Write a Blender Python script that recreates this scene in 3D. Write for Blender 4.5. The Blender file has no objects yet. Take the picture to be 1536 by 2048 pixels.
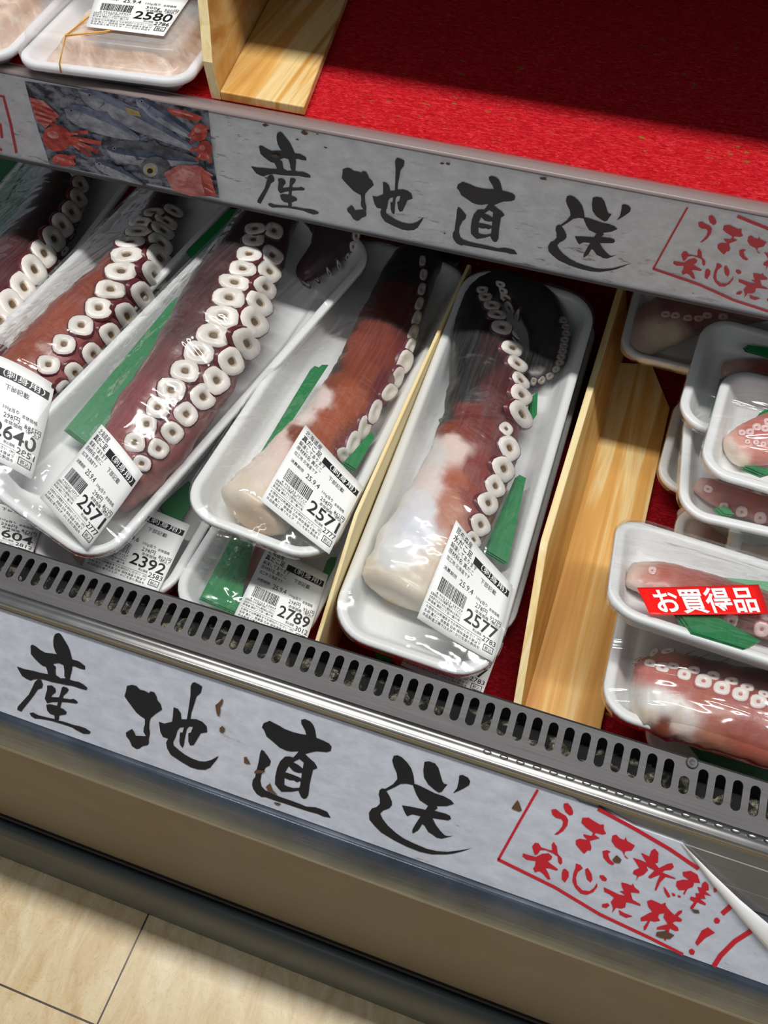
import bpy, bmesh, math, random
import numpy as np
from mathutils import Vector, Matrix, noise
from mathutils.bvhtree import BVHTree
from mathutils.geometry import tessellate_polygon

random.seed(4)
SC = bpy.context.scene
COL = SC.collection
PI = math.pi

# ------------------------------------------------------------------ camera
CAM = np.array([0.0, 0.0, 1.04]); FPX = 1700.0; CX, CY = 768.0, 1024.0
M = np.array([[0.94587116, 0.32453496, -0.00219114],
              [0.26135187, -0.76568937, -0.58772017],
              [-0.19241347, 0.5553349, -0.80906131]])      # world -> (right, down, forward)
cd = bpy.data.cameras.new('camera'); cam = bpy.data.objects.new('camera', cd); COL.objects.link(cam)
cd.sensor_fit = 'VERTICAL'; cd.sensor_height = 24.0; cd.lens = 24.0 * FPX / 2048.0
cd.clip_start = 0.01; cd.clip_end = 50
cam.matrix_world = Matrix(((M[0][0], -M[1][0], -M[2][0], CAM[0]), (M[0][1], -M[1][1], -M[2][1], CAM[1]),
                           (M[0][2], -M[1][2], -M[2][2], CAM[2]), (0, 0, 0, 1)))
SC.camera = cam
SC.view_settings.view_transform = 'Standard'; SC.view_settings.look = 'None'
SC.view_settings.gamma = 1.0; SC.view_settings.use_curve_mapping = False
SC.view_settings.exposure = 0.0

# ------------------------------------------------------------------ world and lights
W = bpy.data.worlds.new('shop'); SC.world = W; W.use_nodes = True
W.node_tree.nodes['Background'].inputs[0].default_value = (0.80, 0.90, 1.0, 1)
W.node_tree.nodes['Background'].inputs[1].default_value = 0.175

def tube_light(name, loc, sx, sy, power, rx=0.0, col=(1.0, 0.985, 0.95)):
    l = bpy.data.lights.new(name, 'AREA'); l.shape = 'RECTANGLE'; l.size = sx; l.size_y = sy
    l.energy = power; l.color = col
    o = bpy.data.objects.new(name, l); COL.objects.link(o); o.location = loc; o.rotation_euler = (rx, 0, 0)
    return o
tube_light('ceiling_lamp', (-0.1, 0.42, 2.54), 2.6, 0.12, 50)
tube_light('aisle_lamp', (-0.4, -2.3, 2.54), 2.4, 0.12, 12)

# ------------------------------------------------------------------ helpers
def ray(px, py):
    return M.T @ np.array([px - CX, py - CY, FPX])
def hitz(px, py, z):
    d = ray(px, py); return CAM + d * (z - CAM[2]) / d[2]
def hitplane(px, py, p0, n):
    d = ray(px, py); p0 = np.asarray(p0, float); n = np.asarray(n, float)
    return CAM + d * ((p0 - CAM) @ n) / (d @ n)
def lin(c):
    return tuple(((v / 255.0) / 12.92 if v / 255.0 <= 0.04045 else ((v / 255.0 + 0.055) / 1.055) ** 2.4) for v in c)
def tag(o, label=None, cat=None, group=None, kind=None):
    if label: o['label'] = label
    if cat: o['category'] = cat
    if group: o['group'] = group
    if kind: o['kind'] = kind
    return o
def empty(name, loc=(0, 0, 0), mat=None):
    o = bpy.data.objects.new(name, None); COL.objects.link(o); o.empty_display_size = 0.02
    if mat is not None: o.matrix_world = mat
    else: o.location = loc
    return o
def mesh_obj(name, verts, faces, mats, parent=None, smooth=False, fmat=None, cols=None):
    me = bpy.data.meshes.new(name); me.from_pydata([tuple(v) for v in verts], [], faces); me.update()
    for m in (mats if isinstance(mats, (list, tuple)) else [mats]): me.materials.append(m)
    if fmat: me.polygons.foreach_set('material_index', fmat)
    if smooth: me.polygons.foreach_set('use_smooth', [True] * len(me.polygons))
    if cols is not None:
        a = me.color_attributes.new('Col', 'FLOAT_COLOR', 'POINT')
        a.data.foreach_set('color', [x for c in cols for x in (c[0], c[1], c[2], 1.0)])
    o = bpy.data.objects.new(name, me); COL.objects.link(o)
    if parent: o.parent = parent
    return o
class MB:
    """collects pieces that make up ONE part"""
    def __init__(s): s.v = []; s.f = []; s.m = []
    def add(s, v, f, mi=0):
        b = len(s.v); s.v += [tuple(p) for p in v]; s.f += [[i + b for i in q] for q in f]; s.m += [mi] * len(f)
    def box(s, x0, x1, y0, y1, z0, z1, mi=0):
        s.add([(x0, y0, z0), (x1, y0, z0), (x1, y1, z0), (x0, y1, z0), (x0, y0, z1), (x1, y0, z1), (x1, y1, z1), (x0, y1, z1)],
              [[3, 2, 1, 0], [4, 5, 6, 7], [0, 1, 5, 4], [1, 2, 6, 5], [2, 3, 7, 6], [3, 0, 4, 7]], mi)
    def tube(s, pts, r, n=8, mi=0):
        rings = []; P = [Vector(p) for p in pts]
        for i, p in enumerate(P):
            t = (P[min(i + 1, len(P) - 1)] - P[max(i - 1, 0)]).normalized()
            a = t.orthogonal().normalized(); b = t.cross(a)
            rings.append([p + (a * math.cos(2 * PI * k / n) + b * math.sin(2 * PI * k / n)) * r for k in range(n)])
        f = [[i * n + k, i * n + (k + 1) % n, (i + 1) * n + (k + 1) % n, (i + 1) * n + k] for i in range(len(P) - 1) for k in range(n)]
        f += [list(range(n))[::-1], [(len(P) - 1) * n + k for k in range(n)]]
        s.add([q for r_ in rings for q in r_], f, mi)
    def build(s, name, mats, parent=None, smooth=False):
        return mesh_obj(name, s.v, s.f, mats, parent, smooth, s.m)
def bevel(o, w=0.002, seg=2):
    m = o.modifiers.new('bevel', 'BEVEL'); m.width = w; m.segments = seg; m.limit_method = 'ANGLE'; return o
def extrude_x(name, prof, x0, x1, mats, parent=None, closed=True, smooth=False, nseg=1):
    """profile [(y,z)...] swept along the shelf direction"""
    n = len(prof); v = []; f = []
    for i in range(nseg + 1):
        x = x0 + (x1 - x0) * i / nseg
        v += [(x, y, z) for y, z in prof]
    for i in range(nseg):
        for k in range(n if closed else n - 1):
            k2 = (k + 1) % n; f.append([i * n + k, (i + 1) * n + k, (i + 1) * n + k2, i * n + k2])
    if closed: f += [list(range(n)), [nseg * n + k for k in range(n)][::-1]]
    return mesh_obj(name, v, f, mats, parent, smooth)
def prism(name, poly, axis, a0, a1, mats, parent=None):
    """2D outline extruded: axis 'z' -> poly is (x,y); axis 'x' -> poly is (y,z)"""
    n = len(poly)
    mk = (lambda p, a: (p[0], p[1], a)) if axis == 'z' else (lambda p, a: (a, p[0], p[1]))
    v = [mk(p, a0) for p in poly] + [mk(p, a1) for p in poly]
    f = [list(range(n))[::-1], [n + k for k in range(n)]] + [[k, (k + 1) % n, n + (k + 1) % n, n + k] for k in range(n)]
    return mesh_obj(name, v, f, mats, parent)

# ------------------------------------------------------------------ materials
def mat(name, col, rough=0.5, metal=0.0, **kw):
    m = bpy.data.materials.new(name); m.use_nodes = True
    b = m.node_tree.nodes['Principled BSDF']
    b.inputs['Base Color'].default_value = (*lin(col), 1); b.inputs['Roughness'].default_value = rough
    b.inputs['Metallic'].default_value = metal
    for k, v in kw.items(): b.inputs[k.replace('_', ' ')].default_value = v
    return m
def N(m, t): return m.node_tree.nodes.new(t)
def L(m, a, b): m.node_tree.links.new(a, b)
def bsdf(m): return m.node_tree.nodes['Principled BSDF']
def coords(m, scale, kind='Object'):
    tc = N(m, 'ShaderNodeTexCoord'); mp = N(m, 'ShaderNodeMapping'); mp.inputs['Scale'].default_value = scale
    L(m, tc.outputs[kind], mp.inputs['Vector']); return mp.outputs['Vector']
def noise_tex(m, vec, scale, detail=3, rough=0.5, dist=0.0):
    n = N(m, 'ShaderNodeTexNoise'); n.inputs['Scale'].default_value = scale; n.inputs['Detail'].default_value = detail
    n.inputs['Roughness'].default_value = rough; n.inputs['Distortion'].default_value = dist
    L(m, vec, n.inputs['Vector']); return n.outputs['Fac']
def ramp(m, fac, stops):
    r = N(m, 'ShaderNodeValToRGB'); e = r.color_ramp.elements
    while len(e) < len(stops): e.new(0.5)
    for i, (p, c) in enumerate(stops): e[i].position = p; e[i].color = (*lin(c), 1)
    L(m, fac, r.inputs['Fac']); return r.outputs['Color']
def bump(m, h, strength=0.3, dist=0.001, target=None):
    b = N(m, 'ShaderNodeBump'); b.inputs['Strength'].default_value = strength; b.inputs['Distance'].default_value = dist
    L(m, h, b.inputs['Height']); L(m, b.outputs['Normal'], (target or bsdf(m).inputs['Normal'])); return b
def mixc(m, fac, a, b):
    x = N(m, 'ShaderNodeMix'); x.data_type = 'RGBA'
    if fac is not None: L(m, fac, x.inputs[0])
    for s, v in ((6, a), (7, b)):
        if isinstance(v, tuple): x.inputs[s].default_value = (*lin(v), 1)
        else: L(m, v, x.inputs[s])
    return x.outputs[2]
def mathn(m, op, a, b):
    x = N(m, 'ShaderNodeMath'); x.operation = op
    for s, v in ((0, a), (1, b)):
        if isinstance(v, (int, float)): x.inputs[s].default_value = v
        else: L(m, v, x.inputs[s])
    return x.outputs[0]

m_foam = mat('white_foam', (238, 240, 240), 0.35)
bump(m_foam, noise_tex(m_foam, coords(m_foam, (1, 1, 1)), 900, 2), 0.05, 0.0005)
m_paper = mat('label_paper', (246, 247, 246), 0.45)
m_ink = mat('black_ink', (22, 22, 24), 0.5)
m_brush = mat('brush_ink', (22, 23, 30), 0.45)
m_red = mat('red_ink', (205, 30, 48), 0.45)
m_sticker = mat('red_sticker', (250, 22, 18), 0.4)
m_white_ink = mat('white_ink', (250, 250, 250), 0.5)
m_brown_spot = mat('rust_spot', (98, 70, 52), 0.6)
m_green = mat('green_liner', (32, 128, 72), 0.3)
m_green2 = mat('pale_green_liner', (120, 190, 145), 0.35)
m_dark = mat('dark_interior', (22, 21, 22), 0.8)
m_rubber = mat('grey_rubber', (72, 78, 78), 0.42)
m_shelf = mat('shelf_metal', (120, 120, 122), 0.5, 0.3)
m_blackskin = mat('black_skin', (44, 41, 43), 0.4)
m_string = mat('rubber_band', (235, 170, 70), 0.5)
m_hole = mat('sucker_hole', (112, 88, 62), 0.5)
m_suck = mat('sucker_white', (234, 228, 221), 0.3)
m_suck_in = mat('sucker_inner', (196, 178, 154), 0.35)
m_rim = mat('sucker_rim', (98, 44, 52), 0.3)
m_rim_pink = mat('sucker_rim_pink', (196, 118, 116), 0.3)
m_suck_pink = mat('sucker_pale_pink', (236, 205, 200), 0.28)

def skin_mat(name, rough=0.3, nz=0.25):
    m = mat(name, (150, 80, 70), rough)
    a = N(m, 'ShaderNodeVertexColor'); a.layer_name = 'Col'
    v = coords(m, (1, 1, 1)); n = noise_tex(m, v, 160, 4, 0.65)
    x = N(m, 'ShaderNodeMix'); x.data_type = 'RGBA'; x.blend_type = 'OVERLAY'; x.inputs[0].default_value = nz
    L(m, a.outputs['Color'], x.inputs[6]); L(m, ramp(m, n, [(0.3, (90, 90, 90)), (0.7, (165, 165, 165))]), x.inputs[7])
    L(m, x.outputs[2], bsdf(m).inputs['Base Color']); bump(m, n, 0.25, 0.001)
    return m
m_skin = skin_mat('octopus_skin')

def film_mat(name, sc, strength, rough=0.11, haze=0.019, gain=1.7):
    m = bpy.data.materials.new(name); m.use_nodes = True; nt = m.node_tree
    nt.nodes.remove(nt.nodes['Principled BSDF'])
    tr = N(m, 'ShaderNodeBsdfTransparent'); gl = N(m, 'ShaderNodeBsdfGlossy'); mx = N(m, 'ShaderNodeMixShader')
    df = N(m, 'ShaderNodeBsdfDiffuse'); df.inputs['Color'].default_value = (0.9, 0.9, 0.9, 1); mh = N(m, 'ShaderNodeMixShader')
    gl.inputs['Roughness'].default_value = rough; gl.inputs['Color'].default_value = (1, 1, 1, 1)
    tr.inputs['Color'].default_value = (0.985, 0.985, 0.985, 1)
    v = coords(m, sc); n1 = noise_tex(m, v, 13, 2, 0.5, 1.4)
    v2 = coords(m, (sc[0] * 0.5, sc[1] * 2.4, 1)); n2 = noise_tex(m, v2, 20, 2, 0.5, 0.8)
    h = mathn(m, 'ADD', n1, mathn(m, 'MULTIPLY', n2, 0.6))
    b = N(m, 'ShaderNodeBump'); b.inputs['Strength'].default_value = strength; b.inputs['Distance'].default_value = 0.0085
    L(m, h, b.inputs['Height']); L(m, b.outputs['Normal'], gl.inputs['Normal'])
    lw = N(m, 'ShaderNodeLayerWeight'); lw.inputs['Blend'].default_value = 0.5; L(m, b.outputs['Normal'], lw.inputs['Normal'])
    fr = mathn(m, 'ADD', mathn(m, 'MULTIPLY', mathn(m, 'POWER', lw.outputs['Facing'], 4.0), 0.7), 0.06 * gain)
    streak = noise_tex(m, coords(m, (sc[0] * 9, sc[1] * 0.9, 2)), 26, 4, 0.7, 0.8)
    hz = N(m, 'ShaderNodeMapRange'); hz.inputs[1].default_value = 0.42; hz.inputs[2].default_value = 0.78
    hz.inputs[3].default_value = haze * 0.6; hz.inputs[4].default_value = haze * 3.0; L(m, streak, hz.inputs[0])
    L(m, hz.outputs[0], mh.inputs[0]); L(m, tr.outputs[0], mh.inputs[1]); L(m, df.outputs[0], mh.inputs[2])
    L(m, fr, mx.inputs[0]); L(m, mh.outputs[0], mx.inputs[1]); L(m, gl.outputs[0], mx.inputs[2])
    L(m, mx.outputs[0], nt.nodes['Material Output'].inputs['Surface'])
    return m
m_film = film_mat('cling_film', (1.6, 0.7, 1), 0.8)
m_film2 = film_mat('cling_film_small', (0.9, 1.3, 1), 0.7)

# red felt mat
m_felt = mat('red_felt', (190, 16, 26), 0.95)
vf = coords(m_felt, (1, 3.2, 1)); nf = noise_tex(m_felt, vf, 150, 5, 0.75, 1.5)
nf2 = noise_tex(m_felt, coords(m_felt, (1, 1, 1)), 14, 3)
cf = ramp(m_felt, nf, [(0.32, (140, 8, 16)), (0.50, (212, 22, 34)), (0.68, (238, 78, 84))])
fl = noise_tex(m_felt, coords(m_felt, (1, 1.6, 1)), 105, 2, 0.5)
fleck = N(m_felt, 'ShaderNodeMath'); fleck.operation = 'GREATER_THAN'; fleck.inputs[1].default_value = 0.715; L(m_felt, fl, fleck.inputs[0])
L(m_felt, mixc(m_felt, fleck.outputs[0], cf, (150, 112, 46)), bsdf(m_felt).inputs['Base Color'])
bsdf(m_felt).inputs['Specular IOR Level'].default_value = 0.1
bump(m_felt, nf, 0.7, 0.003)

# pale pine with grain along the board
def wood_mat(name, a, b, c, off=0.0):
    m = mat(name, b, 0.5)
    tc = N(m, 'ShaderNodeTexCoord'); mp = N(m, 'ShaderNodeMapping'); mp.inputs['Scale'].default_value = (1, 0.05, 0.6)
    mp.inputs['Location'].default_value = (off, 0, 0)
    L(m, tc.outputs['Object'], mp.inputs['Vector'])
    n = noise_tex(m, mp.outputs['Vector'], 45, 4, 0.55, 0.8)
    fine = noise_tex(m, coords(m, (1, 0.03, 1)), 420, 2)
    colr = ramp(m, n, [(0.32, a), (0.48, b), (0.56, c), (0.68, b), (0.8, a)])
    L(m, mixc(m, mathn(m, 'MULTIPLY', fine, 0.35), colr, a), bsdf(m).inputs['Base Color'])
    bump(m, fine, 0.1, 0.0005); return m
m_wood = wood_mat('pine_board', (188, 130, 62), (222, 172, 94), (238, 204, 138))
m_wood2 = wood_mat('pine_board_pale', (196, 136, 64), (224, 174, 96), (242, 218, 160), 0.37)
m_wood_edge = wood_mat('pine_edge', (216, 178, 110), (236, 208, 146), (246, 232, 184), 0.2)

# brushed steel
def steel(name, col, rough, sc=(4, 160, 160), bstr=0.06, mott=0.0):
    m = mat(name, col, rough, 1.0)
    n = noise_tex(m, coords(m, sc), 4, 3)
    big = noise_tex(m, coords(m, (1, 1, 1)), 18, 4, 0.6)
    L(m, ramp(m, mathn(m, 'ADD', mathn(m, 'MULTIPLY', n, 0.35), mathn(m, 'MULTIPLY', big, 0.65)),
              [(0.3, tuple(int(c * (1 - mott)) for c in col)), (0.7, col)]), bsdf(m).inputs['Base Color'])
    L(m, mathn(m, 'ADD', mathn(m, 'MULTIPLY', big, 0.25), rough - 0.1), bsdf(m).inputs['Roughness'])
    bump(m, n, bstr, 0.001); return m
m_steel = steel('brushed_steel', (98, 95, 97), 0.5, mott=0.3)
bsdf(m_steel).inputs['Metallic'].default_value = 0.45; bsdf(m_steel).inputs['Specular IOR Level'].default_value = 0.3
m_chrome = steel('polished_rail', (186, 183, 180), 0.3, bstr=0.0, mott=0.1)
m_lower = steel('scratched_steel', (160, 168, 182), 0.24, bstr=0.05, mott=0.25)
m_kick = steel('kick_plate_steel', (116, 101, 82), 0.4, bstr=0.03, mott=0.08)
bsdf(m_kick).inputs['Metallic'].default_value = 0.0; bsdf(m_kick).inputs['Specular IOR Level'].default_value = 0.22

# sign paper: bluish grey washi look with dirt
def sign_mat(name, base, dirt, amount, tint=(176, 186, 214)):
    m = mat(name, base, 0.4)
    n = noise_tex(m, coords(m, (1, 2.2, 1.6)), 60, 5, 0.7); n2 = noise_tex(m, coords(m, (1, 1, 1)), 9, 3)
    c = ramp(m, n, [(0.3, tuple(int(v * 0.9) for v in base)), (0.7, tuple(min(255, int(v * 1.05)) for v in base))])
    c2 = mixc(m, mathn(m, 'MULTIPLY', n2, 0.35), c, tint)
    sp = noise_tex(m, coords(m, (0.6, 2.6, 2.6)), 75, 4, 0.7)
    g = N(m, 'ShaderNodeMapRange'); g.inputs[1].default_value = 0.66 - amount; g.inputs[2].default_value = 0.74 - amount; L(m, sp, g.inputs[0])
    msk = noise_tex(m, coords(m, (1, 1, 1)), 7, 2)
    g2 = N(m, 'ShaderNodeMapRange'); g2.inputs[1].default_value = 0.45; g2.inputs[2].default_value = 0.62; L(m, msk, g2.inputs[0])
    L(m, mixc(m, mathn(m, 'MULTIPLY', mathn(m, 'MULTIPLY', g.outputs[0], g2.outputs[0]), 0.8), c2, dirt), bsdf(m).inputs['Base Color'])
    return m
m_sign = sign_mat('washi_print', (214, 217, 226), (150, 140, 128), 0.0)
m_sign_up = sign_mat('washi_print_dirty', (230, 233, 236), (118, 106, 94), 0.08, (206, 211, 218))

# floor: cream stone-look vinyl tiles, dark joints 45 cm apart
m_floor = mat('cream_vinyl_tile', (222, 200, 160), 0.3)
vv = coords(m_floor, (1, 1, 1)); rot = vv.node; rot.inputs['Rotation'].default_value = (0, 0, -0.12)
st = N(m_floor, 'ShaderNodeMapping'); st.inputs['Scale'].default_value = (1.0, 0.35, 1); L(m_floor, vv, st.inputs['Vector'])
na = noise_tex(m_floor, st.outputs['Vector'], 34, 8, 0.68, 1.1)
ca = ramp(m_floor, na, [(0.28, (200, 166, 112)), (0.44, (218, 190, 142)), (0.58, (230, 208, 164)), (0.74, (240, 224, 192))])
nb = noise_tex(m_floor, vv, 45, 3, 0.5, 3.0)
vein = N(m_floor, 'ShaderNodeMapRange'); vein.inputs[1].default_value = 0.0; vein.inputs[2].default_value = 0.018; vein.inputs[3].default_value = 0.35; vein.inputs[4].default_value = 0.0
ab = mathn(m_floor, 'ABSOLUTE', mathn(m_floor, 'SUBTRACT', nb, 0.5), 0); L(m_floor, ab, vein.inputs[0])
cb = mixc(m_floor, vein.outputs[0], ca, (176, 132, 74))
tc = N(m_floor, 'ShaderNodeTexCoord'); sx = N(m_floor, 'ShaderNodeSeparateXYZ'); L(m_floor, tc.outputs['Object'], sx.inputs[0])
def joint(out, off):
    t = mathn(m_floor, 'ADD', mathn(m_floor, 'DIVIDE', mathn(m_floor, 'SUBTRACT', out, off), 0.45), 20.5)
    fr = mathn(m_floor, 'FRACT', t, 0); d = mathn(m_floor, 'ABSOLUTE', mathn(m_floor, 'SUBTRACT', fr, 0.5), 0)
    return mathn(m_floor, 'LESS_THAN', d, 0.0022)
jn = mathn(m_floor, 'MAXIMUM', joint(sx.outputs[0], -0.3166), joint(sx.outputs[1], -0.0154))
L(m_floor, mixc(m_floor, jn, cb, (66, 54, 44)), bsdf(m_floor).inputs['Base Color'])

# ------------------------------------------------------------------ setting
fl_ = MB(); fl_.box(-2.4, 2.4, -3.2, 1.4, -0.02, 0.0)
tag(fl_.build('floor', m_floor), kind='structure')

# ------------------------------------------------------------------ the display case
X0, X1 = -0.95, 0.75
DECK = 0.392
case = empty('display_case', (0, 0.6, 0))
tag(case, 'open refrigerated shop display case with steel front edge and two stepped shelves', 'display case')
def cpart(o): o.location = (o.location[0], o.location[1] - 0.6, o.location[2]); o.parent = case; return o
# grille plate : from the back edge GB down to the front edge GF
GB = np.array([0.235, 0.5275]); GF = np.array([0.1985, 0.5212])
def grille():
    d = GB - GF; ln = np.hypot(*d); e = d / ln; nrm = np.array([-e[1], e[0]])
    pitch = 0.0103; s0, s1 = 0.0150, 0.0335; hw = 0.0030
    mb = MB(); ix0 = int(X0 / pitch) - 1; ix1 = int(X1 / pitch) + 1
    def P(x, s, t=0.0): q = GF + e * s + nrm * t; return (x, q[0], q[1])
    xoff = 0.0028
    for i in range(ix0, ix1):
        xc = i * pitch + xoff; a, b = xc - pitch / 2, xc + pitch / 2
        top = s1; short = (i == SHORT)
        if short: top = s1 - 0.0075
        hole = []
        for k in range(9): t = PI * k / 8; hole.append((xc + hw * math.cos(t), top - hw + hw * math.sin(t)))
        for k in range(9): t = PI + PI * k / 8; hole.append((xc + hw * math.cos(t), s0 + hw + hw * math.sin(t)))
        outer = []
        for (hx, hs) in hole:
            dx, ds = hx - xc, hs - (s0 + s1) / 2
            k = min((pitch / 2) / abs(dx) if abs(dx) > 1e-6 else 9, (((ln - (s0 + s1) / 2) if ds > 0 else (s0 + s1) / 2 - 0.006) / abs(ds)) if abs(ds) > 1e-6 else 9)
            outer.append((xc + dx * k, (s0 + s1) / 2 + ds * k))
        # snap the cell corners
        cell = [(b, ln), (a, ln), (a, 0.006), (b, 0.006)]
        for c in cell:
            j = min(range(18), key=lambda q: (outer[q][0] - c[0]) ** 2 + (outer[q][1] - c[1]) ** 2); outer[j] = c
        v = [P(*q) for q in outer] + [P(*q) for q in hole] + [P(q[0], q[1], -0.0015) for q in hole] + [P(q[0], q[1], -0.0015) for q in outer]
        n = 18; f = []
        for k in range(n):
            k2 = (k + 1) % n
            f += [[k, k2, n + k2, n + k], [n + k, n + k2, 2 * n + k2, 2 * n + k], [2 * n + k, 2 * n + k2, 3 * n + k2, 3 * n + k]]
        mb.add(v, f)
    a = mb.build('air_grille', m_steel); return cpart(a)
SHORT = int(round((hitplane(1385, 1560, (0, GF[0], GF[1]), (0, -0.17, 0.985))[0] - 0.0028) / 0.0103))
grille()
sp = hitplane(1384, 1526, (0, GB[0], GB[1]), (0, -0.17, 0.985))
sm = MB()
ring = [(0.0036, 0), (0.0036, 0.0008), (0.0026, 0.0012), (0.0014, 0.0004), (0.0, 0.0003)]
vs = [(r * math.cos(2 * PI * k / 16), r * math.sin(2 * PI * k / 16), z) for r, z in ring for k in range(16)]
sm.add(vs, [[i * 16 + k, i * 16 + (k + 1) % 16, (i + 1) * 16 + (k + 1) % 16, (i + 1) * 16 + k] for i in range(4) for k in range(16)])
so = sm.build('screw', m_steel, None, True); so.location = (sp[0], sp[1] - 0.0, sp[2] + 0.0004); so.rotation_euler = (0.17, 0, 0); cpart(so)
# lip between slots and sign, with its rolled polished edge
lip = [(0.2045, 0.5222), (0.2005, 0.5216), (0.1988, 0.5200)]
for k in range(9):
    t = 1.9 + k * 0.42; lip.append((0.1972 + 0.0030 * math.cos(t), 0.5190 + 0.0030 * math.sin(t)))
lip += [(0.1985, 0.5158), (0.1962, 0.5145), (0.1946, 0.5128), (0.1975, 0.5112), (0.203, 0.516), (0.2045, 0.5206)]
cpart(extrude_x('edge_rail', lip, X0, X1, m_chrome, None, True, True))
dm = MB()
for i in range(18):
    q = hitplane(975 + i * 33.2, 1503 + i * 10.55, (0, GF[0], GF[1] + 0.001), (0, -0.17, 0.985))
    rr = 0.0014; vs = []; fs = []
    for a in range(5):
        for k in range(10):
            t = a / 4 * PI / 2; vs.append((q[0] + 2 * rr * math.cos(t) * math.cos(k * PI / 5), q[1] + rr * math.cos(t) * math.sin(k * PI / 5), q[2] - 0.0004 + 0.7 * rr * math.sin(t)))
    for a in range(4):
        for k in range(10): fs.append([a * 10 + k, a * 10 + (k + 1) % 10, (a + 1) * 10 + (k + 1) % 10, (a + 1) * 10 + k])
    dm.add(vs, fs)
cpart(dm.build('embossed_dots', m_chrome, None, True))
# slanted front panel (sign lies on it) and rounded lower steel edge
SA = 0.569948893; SP0 = np.array([0.0, 0.204698911, 0.526041027]); SU = np.array([0, math.sin(SA), math.cos(SA)]); SN = np.array([0, -math.cos(SA), math.sin(SA)])
def SPt(u, v, off=0.0): return SP0 + np.array([u, 0, 0]) + SU * v + SN * off
yz = lambda p: (p[1], p[2])
prof = [yz(SPt(0, -0.004, -0.0012)), yz(SPt(0, -0.1085, -0.0012)), yz(SPt(0, -0.1095, 0.002)), yz(SPt(0, -0.112, 0.0028)), yz(SPt(0, -0.120, 0.0032)), yz(SPt(0, -0.128, 0.0034)),
        yz(SPt(0, -0.136, 0.0032)), yz(SPt(0, -0.1405, 0.0015)), yz(SPt(0, -0.143, -0.003)), yz(SPt(0, -0.143, -0.013)), (0.150, 0.400), (0.2035, 0.505)]
cpart(extrude_x('front_panel', prof, X0, X1, m_lower, None, True, True))
cpart(extrude_x('kick_panel', [(0.128, 0.0), (0.1285, 0.404), (0.14, 0.404), (0.14, 0.0)], X0, X1, m_kick))
bp = [(0.1255, 0.0), (0.0985, 0.0), (0.0985, 0.012), (0.0995, 0.028), (0.102, 0.045), (0.106, 0.060), (0.111, 0.071), (0.117, 0.078), (0.122, 0.080), (0.1255, 0.078)]
cpart(extrude_x('bumper_strip', bp, X0, X1, m_rubber, None, True, True))
cpart(extrude_x('bumper_channel', [(0.1258, 0.0), (0.1258, 0.094), (0.1279, 0.094), (0.1279, 0.0)], X0, X1, m_dark))
# body: deck, inner front wall, plenum, back wall
cpart(extrude_x('front_wall', [(0.213, 0.385), (0.2125, 0.505), (0.215, 0.508), (0.231, 0.5105), (0.234, 0.5268), (0.2365, 0.5268), (0.2375, 0.385)], X0, X1, m_dark))
cpart(extrude_x('deck', [(0.2, 0.36), (0.2, DECK - 0.004), (1.2, DECK - 0.004), (1.2, 0.36)], X0, X1, m_shelf))
cpart(extrude_x('back_wall', [(1.2, 0.0), (1.2, 1.45), (1.23, 1.45), (1.23, 0.0)], X0, X1, m_shelf))
cpart(extrude_x('base', [(0.14, 0.0), (0.14, 0.355), (1.2, 0.355), (1.2, 0.0)], X0, X1, m_dark))
# dirty honeycomb behind the slots
hm = MB(); nx, ny = 420, 6
for i in range(nx + 1):
    for j in range(ny + 1):
        x = X0 + (X1 - X0) * i / nx; y = 0.2155 + 0.0185 * j / ny
        z = 0.5115 + 0.0075 * noise.noise((x * 95, y * 140, 2.0)) - 0.002
        hm.v.append((x, y, min(z, 0.5195 + (y - 0.2155) * 0.17)))
hm.f = [[i * (ny + 1) + j, (i + 1) * (ny + 1) + j, (i + 1) * (ny + 1) + j + 1, i * (ny + 1) + j + 1] for i in range(nx) for j in range(ny)]; hm.m = [0] * len(hm.f)
m_comb = mat('dirty_honeycomb', (70, 68, 58), 0.8)
nn = noise_tex(m_comb, coords(m_comb, (1, 1, 1)), 170, 4, 0.7)
L(m_comb, ramp(m_comb, nn, [(0.38, (10, 10, 10)), (0.52, (92, 90, 74)), (0.66, (190, 186, 166))]), bsdf(m_comb).inputs['Base Color']); bump(m_comb, nn, 0.8, 0.004)
cpart(hm.build('honeycomb', m_comb, None, True))
# shelves
KS = 0.92; UA = -0.0440775436
UP0 = CAM + KS * np.array([0, 0.622511716, -0.374187493]); UU = np.array([0, math.sin(UA), math.cos(UA)]); UN = np.array([0, -math.cos(UA), math.sin(UA)])
def UPt(u, v, off=0.0): return UP0 + np.array([u * KS, 0, 0]) + UU * (v * KS) + UN * off
SHZ = 0.672
ush = cpart(extrude_x('shelf', [(0.580, SHZ - 0.022), (0.580, SHZ - 0.002), (1.2, SHZ - 0.002), (1.2, SHZ - 0.022)], X0, X1, m_shelf))
tsh = cpart(extrude_x('shelf', [(0.633, 0.985), (0.633, 1.05), (1.2, 1.05), (1.2, 0.985)], X0, X1, m_shelf))
ut = UPt(0, 0, 0)
topv, botv = (0.6811 - UP0[2]) / (KS * math.cos(UA)), (0.5975 - UP0[2]) / (KS * math.cos(UA))
a1 = UPt(0, botv - 0.002, -0.0010); a2 = UPt(0, topv + 0.001, -0.0010)
rb = [yz(UPt(0, botv - 0.003, 0.0022)), yz(UPt(0, botv - 0.004, -0.0010)), yz(UPt(0, botv - 0.003, -0.0045)), yz(UPt(0, topv - 0.003, -0.0045)), yz(UPt(0, topv - 0.002, -0.001)), yz(UPt(0, botv + 0.0002, -0.0010)), yz(UPt(0, botv + 0.0002, 0.0022))]
cpart(extrude_x('sign_rail', rb, X0, X1, m_steel))
m_lip = mat('smoky_plastic_lip', (158, 142, 140), 0.25, 0.0, Alpha=0.72)
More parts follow.
